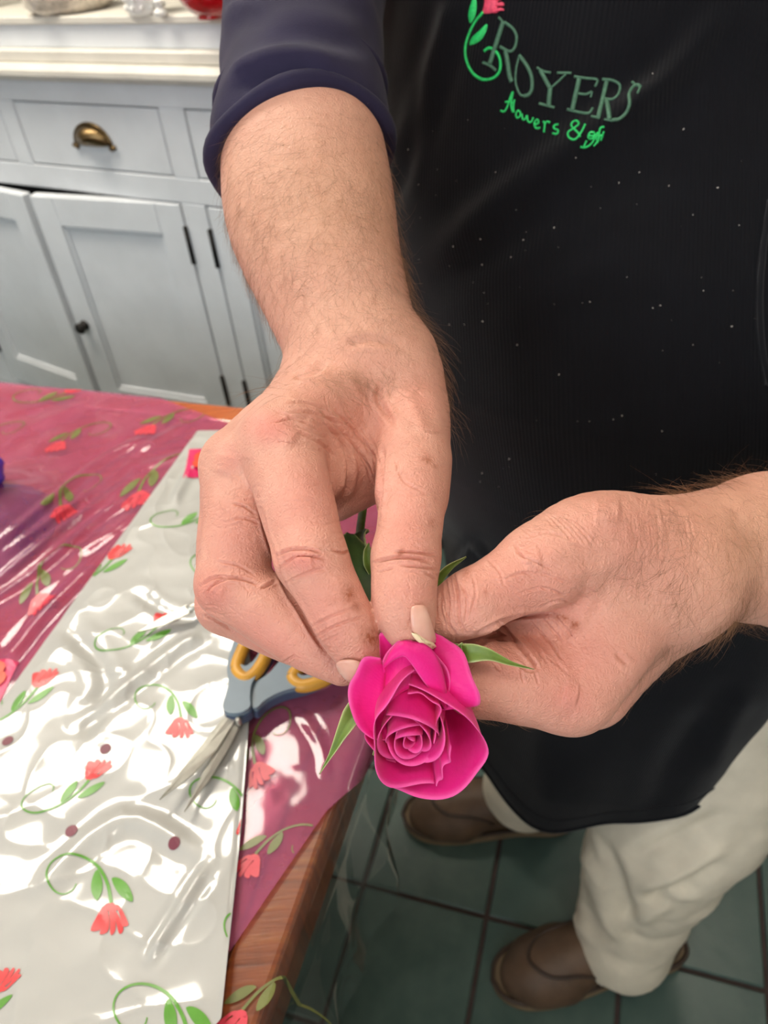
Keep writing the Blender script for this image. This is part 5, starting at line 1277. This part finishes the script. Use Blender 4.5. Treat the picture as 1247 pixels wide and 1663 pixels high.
rim_petal([(722, 1152, .2960), (772, 1150, .2925), (776, 1136, .2915), (766, 1108, .2920), (749, 1064, .2950), (725, 1033, .2985), (703, 1027, .3010)], -.0014, .0006, seed=6, mid_=[(716, 1150, .2985), (722, 1140, .2965), (722, 1128, .2955), (716, 1110, .2955), (708, 1088, .2960), (700, 1066, .2970), (694, 1045, .3010)])
rim_petal([(645, 1052, .2970), (638, 1042, .2965), (622, 1030, .2960), (616, 1055, .2960), (614, 1085, .2975)], .0008, .0004, seed=7, mid_=[(650, 1070, .2985), (645, 1068, .2980), (636, 1066, .2980), (630, 1075, .2980), (626, 1090, .2985)])
rim_petal([(640, 1150, .3010), (600, 1160, .3020), (600, 1210, .3020), (640, 1240, .3040)], .003, .0, seed=8)
# folded lip of the top petal
lip = [np.array([cc(622, 1081, .2915), cc(632, 1060, .2895), cc(651, 1041, .2885), cc(672, 1042, .2880), cc(690, 1046, .2878), cc(706, 1060, .2882), cc(717, 1084, .2895), cc(724, 1116, .2915), cc(724, 1150, .2940)]), np.array([cc(624, 1084, .2900), cc(636, 1074, .2880), cc(652, 1066, .2868), cc(660, 1068, .2866), cc(672, 1084, .2872), cc(684, 1102, .2885), cc(698, 1120, .2905), cc(710, 1134, .2922), cc(723, 1152, .2940)])]
la, lb = (resample(catmull(q, 6), 30) for q in lip)
petal_mesh(np.array([la*(1-t)+lb*t+np.array([0, -.0006, -.0012])*math.sin(math.pi*t) for t in np.linspace(0, 1, 9)])).name = 'petal_fold'
# receptacle, stem, sepals, leaves
rc_ = MB(); rc_.lathe([(0, -.012), (.003, -.010), (.006, -.004), (.0075, .003), (.006, .007)], (0, 0, 0), 18); v = rc_.v[0]; rc_.v[0] = c2w(RB+v[:, :1]*E1+v[:, 1:2]*E2+v[:, 2:3]*RA); rc_.build('receptacle', M['sepal'], rose, smooth=True)
stp = catmull([c2w(RB-RA*.008), c2w(cc(664, 1035, .338)), c2w(cc(640, 985, .350)), c2w(cc(606, 935, .366)), c2w(cc(585, 880, .395)), c2w(cc(590, 820, .44))], 8)
stm = MB(); stm.tube(stp, .0023, 10)
stm.build('stem', M['sepal'], rose, smooth=True)
def blade(mid, wid, up, name, mat, par, fold=.25, serr=0, nu=9):
    """leaf or sepal: midline in camera coordinates, half widths in metres, up = facing"""
    c = catmull(mid, 8); n = len(c); w = np.interp(np.linspace(0, 1, n), np.linspace(0, 1, len(wid)), wid)
    t = np.gradient(c, axis=0); t /= np.linalg.norm(t, axis=1)[:, None]; up = np.asarray(up, float); s = np.cross(t, up); s /= np.linalg.norm(s, axis=1)[:, None]; nn_ = np.cross(s, t)
    Gd = []
    for k in np.linspace(-1, 1, nu):
        ww = w*(1+serr*(np.arange(n) % 2)*(abs(k) > .95))
        Gd.append(c+s*(ww*k)[:, None]+nn_*(fold*w*abs(k))[:, None])
    Gd = np.array(Gd); V = c2w(Gd.reshape(-1, 3)); i = (np.arange(nu-1)[:, None]*n+np.arange(n-1)[None]).ravel()
    o = mesh_np(name, V, np.stack([i, i+1, i+n+1, i+n], 1), mat, par)
    a, b = np.meshgrid(np.linspace(0, 1, n), np.abs(np.linspace(-1, 1, nu))); set_color(o, 'petal_v', np.stack([a.ravel(), a.ravel(), b.ravel()], 1))
    sd = o.modifiers.new('solid', 'SOLIDIFY'); sd.thickness = .0005; return o
blade([RB, cc(715, 1068, .312), cc(750, 1062, .300), cc(790, 1063, .296), cc(828, 1077, .298), cc(866, 1087, .303)], [.0025, .0035, .0042, .0036, .0018, .0008, .0002], (.1, -.3, -1), 'sepal', M['sepal'], rose)
blade([cc(745, 1058, .299), cc(746, 1050, .2985), cc(751, 1043, .298)], [.0016, .001, .0002], (0, 0, -1), 'sepal', M['sepal'], rose)
blade([RB, cc(620, 1130, .312), cc(585, 1148, .306), cc(560, 1185, .301), (cc(540, 1222, .300)), cc(519, 1257, .302)], [.002, .0035, .0046, .0040, .0022, .0009, .0002], (-.3, -.3, -1), 'sepal', M['sepal'], rose, fold=.45)
blade([RB, cc(690, 1010, .345), cc(708, 950, .345), cc(726, 924, .343), cc(757, 904, .343)], [.002, .0022, .0024, .0018, .0003], (.3, .1, -1), 'sepal', M['sepal'], rose)
blade([RB, cc(640, 1040, .330), cc(612, 995, .322), cc(600, 985, .318), cc(607, 972, .316), cc(609, 962, .318)], [.001, .001, .0009, .0008, .0005, .0002], (0, 0, -1), 'sepal', M['sepal'], rose)
blade([cc(660, 1150, .32), cc(625, 1200, .312), cc(606, 1226, .312)], [.003, .003, .0004], (-.2, 0, -1), 'sepal', M['sepal'], rose)
blade([cc(604, 1010, .352), cc(594, 965, .356), cc(580, 925, .362), cc(572, 895, .37), cc(568, 868, .38)], [.004, .010, .0125, .010, .002], (.35, .1, -1), 'leaf', M['leaf'], rose, serr=.08)
blade([cc(606, 940, .366), cc(588, 915, .375), cc(582, 885, .39), cc(590, 862, .40)], [.003, .009, .010, .002], (-.5, .1, -1), 'leaf', M['leaf'], rose, serr=.08)
blade([cc(606, 938, .362), cc(597, 915, .358), cc(596, 895, .357), cc(599, 882, .358)], [.0012, .0022, .0018, .0003], (.2, 0, -1), 'stipule', M['sepal'], rose)

# ------------------------------------------------------------------ scissors, knife and blue wrap on the table
from mathutils.geometry import tessellate_polygon
ZS = TZ+.0155
def plane_pts(poly, z, n=4, closed=True): return np.array([onz(x, y, z) for x, y in (catmull(poly, n, True) if closed else poly)])
def slab(mb, outer, holes, z, h, mi=0, n=4, smooth_=True):
    loops = [plane_pts(q, z, n) if smooth_ else np.array([onz(x, y, z) for x, y in q]) for q in [outer]+holes]
    allp = np.concatenate(loops); tris = tessellate_polygon([[Vector((p[0], p[1], 0)) for p in l] for l in loops]); k = len(allp)
    top = allp.copy(); top[:, 2] = z+h; bot = allp.copy(); bot[:, 2] = z
    F_ = []
    for t in tris:
        a, b, c = [allp[i] for i in t]; up = (b[0]-a[0])*(c[1]-a[1])-(b[1]-a[1])*(c[0]-a[0]) > 0
        t = tuple(t) if up else tuple(t[::-1]); F_.append(t); F_.append(tuple(i+k for i in t)[::-1])
    s = 0
    for l in loops:
        n_ = len(l)
        for i in range(n_): F_.append((s+i, s+(i+1) % n_, k+s+(i+1) % n_, k+s+i))
        s += n_
    mb.add(np.concatenate([top, bot]), F_, mi)
sc = empty('scissors', 'open scissors with grey blue handles and amber inner grips on the white sleeve', 'scissors')
def handle(outer, hole, z, name):
    m_ = MB(); slab(m_, outer, [hole], z, .011); o = m_.build(name, M['grey_handle'], sc, smooth=False, bevel=.003)
    lo_ = MB(); slab(lo_, [tuple(np.mean(outer, 0)+(np.array(p)-np.mean(outer, 0))*1.03+np.array([2, 2.5])) for p in outer], [hole], z-.002, .008); lo_.build('handle_shell', M['dark_handle'], o, bevel=.002)
    c = np.mean(hole, 0); ring = [tuple(c+(np.array(p)-c)*1.0) for p in hole]
    pts = plane_pts([tuple(c+(np.array(p)-c)*1.22) for p in hole], z+.0075, 6); pts = np.vstack([pts, pts[:1]])
    g = MB(); g.tube(pts, .0060, 10, cap=False); g.build('grip', M['amber_grip'], o, smooth=True)['label'] = 'amber inner grip'
    return o
handle([(366, 1160), (371, 1140), (375, 1122), (373, 1094), (382, 1058), (400, 1024), (424, 1002), (444, 1006), (449, 1034), (444, 1068), (428, 1096), (413, 1122), (410, 1145), (410, 1160), (394, 1170), (374, 1170)], [(389, 1082), (396, 1058), (409, 1034), (424, 1018), (433, 1028), (431, 1055), (418, 1082), (402, 1094)], ZS+.004, 'handle')
handle([(412, 1158), (411, 1138), (418, 1122), (440, 1106), (462, 1082), (500, 1056), (545, 1048), (568, 1062), (562, 1086), (540, 1106), (520, 1116), (496, 1126), (462, 1135), (436, 1148), (420, 1162)], [(482, 1098), (496, 1082), (520, 1070), (545, 1066), (546, 1080), (530, 1098), (510, 1107), (492, 1109)], ZS, 'handle')
def blade_mesh(poly, ridge, z, h, name):
    m_ = MB(); p = [onz(x, y, z) for x, y in poly]; r = [onz(x, y, z+h) for x, y in ridge]; b = [q-ZA*.0012 for q in p]; n = len(p)
    # poly: outline from base-left round the tip to base-right; ridge follows the spine
    k = len(r); V_ = p+b+r
    half_ = n//2
    F_ = [(n+i, n+(i+1) % n, (i+1) % n, i) for i in range(n)]+[tuple(range(n, 2*n))[::-1]]
    left = list(range(0, half_+1)); right = list(range(n-1, half_-1, -1)); rr = [2*n+i for i in range(k)]
    for side, fl_ in ((left, False), (right, True)):
        for i in range(len(side)-1):
            a0 = rr[min(i, k-1)]; a1_ = rr[min(i+1, k-1)]
            q = (side[i], side[i+1], a1_, a0) if a0 != a1_ else (side[i], side[i+1], a0)
            F_.append(q if fl_ else q[::-1])
    F_.append((left[0], rr[0], right[0]))
    m_.add(V_, F_); o = m_.build(name, M['steel'], sc); return o
blade_mesh([(360, 1168), (330, 1206), (295, 1250), (259, 1298), (312, 1258), (352, 1216), (384, 1166)], [(372, 1164), (336, 1212), (300, 1254), (259, 1298)], ZS+.0075, .0016, 'blade')
blade_mesh([(372, 1164), (352, 1210), (326, 1262), (299, 1318), (340, 1266), (368, 1220), (398, 1162)], [(386, 1162), (360, 1214), (332, 1264), (299, 1318)], ZS+.0035, .0018, 'blade')
pv = onz(386, 1168, ZS+.012); MB().lathe([(0, .0008), (.0018, .0006), (.0022, 0), (.0022, -.006)], pv, 16).build('pivot_screw', M['steel'], sc, smooth=True)
kn = empty('floral_knife', 'small steel blade lying across the white sleeve behind the right hand', 'knife')
ZK = TZ+.020
m_ = MB(); V_ = [onz(*q, ZK-.004+.004*i) for i, q in enumerate(((224, 1028), (262, 1005), (304, 984)))]; lo_ = [onz(308, 997, ZK+.004), onz(268, 1016, ZK)]
top = V_+lo_; m_.add([q+ZA*.0016 for q in top]+[q for q in top], [(4, 3, 2, 1), (0, 4, 1), (6, 7, 8, 9), (5, 6, 9), (0, 1, 6, 5), (1, 2, 7, 6), (2, 3, 8, 7), (3, 4, 9, 8), (4, 0, 5, 9)]); m_.build('blade', M['steel'], kn)
m_ = MB(); m_.tube([onz(304, 991, ZK+.004), onz(316, 985, ZK+.004), onz(326, 981, ZK+.004)], [.0045, .0036, .0045], 12); m_.build('bolster', M['steel'], kn, smooth=True)
m_ = MB(); m_.tube([onz(326, 981, ZK+.004), onz(350, 970, ZK+.004), onz(400, 948, ZK+.003), onz(430, 936, ZK+.002)], [.0055, .0075, .008, .006], 14); m_.build('handle', M['dark_handle'], kn, smooth=True)
bw = MB(); cb = UV(BLUE[0], BLUE[1], TZ+.001); prof = [(.001, .032)]+[(.085*math.sin(a), .032*math.cos(a)) for a in np.linspace(.12, math.pi/2, 14)]
bw.lathe(prof, (0, 0, 0), 48); v = bw.v[0]; r_ = np.hypot(v[:, 0], v[:, 1]); v[:, 2] *= 1+.12*np.sin(v[:, 0]*420)*np.sin(v[:, 1]*420); bw.v[0] = v+cb
tag(bw.build('bubble_wrap', M['blue_film'], smooth=True), 'blue bubble wrap bundle half hidden beneath the pink cellophane', 'bubble wrap')
bt = onz(-46, 764, TZ+.064); bt_ = MB(); bt_.lathe([(.001, -.034)]+[(.033*math.sin(a), -.034*math.cos(a)) for a in np.linspace(.1, 3.04, 20)]+[(.001, .034)], (0, 0, 0), 32); v = bt_.v[0]; v *= (1+.05*np.sin(v[:, 2:3]*300+np.arctan2(v[:, 1:2], v[:, 0:1])*5)); bt_.v[0] = v+bt
tag(bt_.build('ribbon_ball', M['blue_film'], smooth=True), 'shiny blue ribbon ball at the left edge on the pink cellophane', 'ribbon')
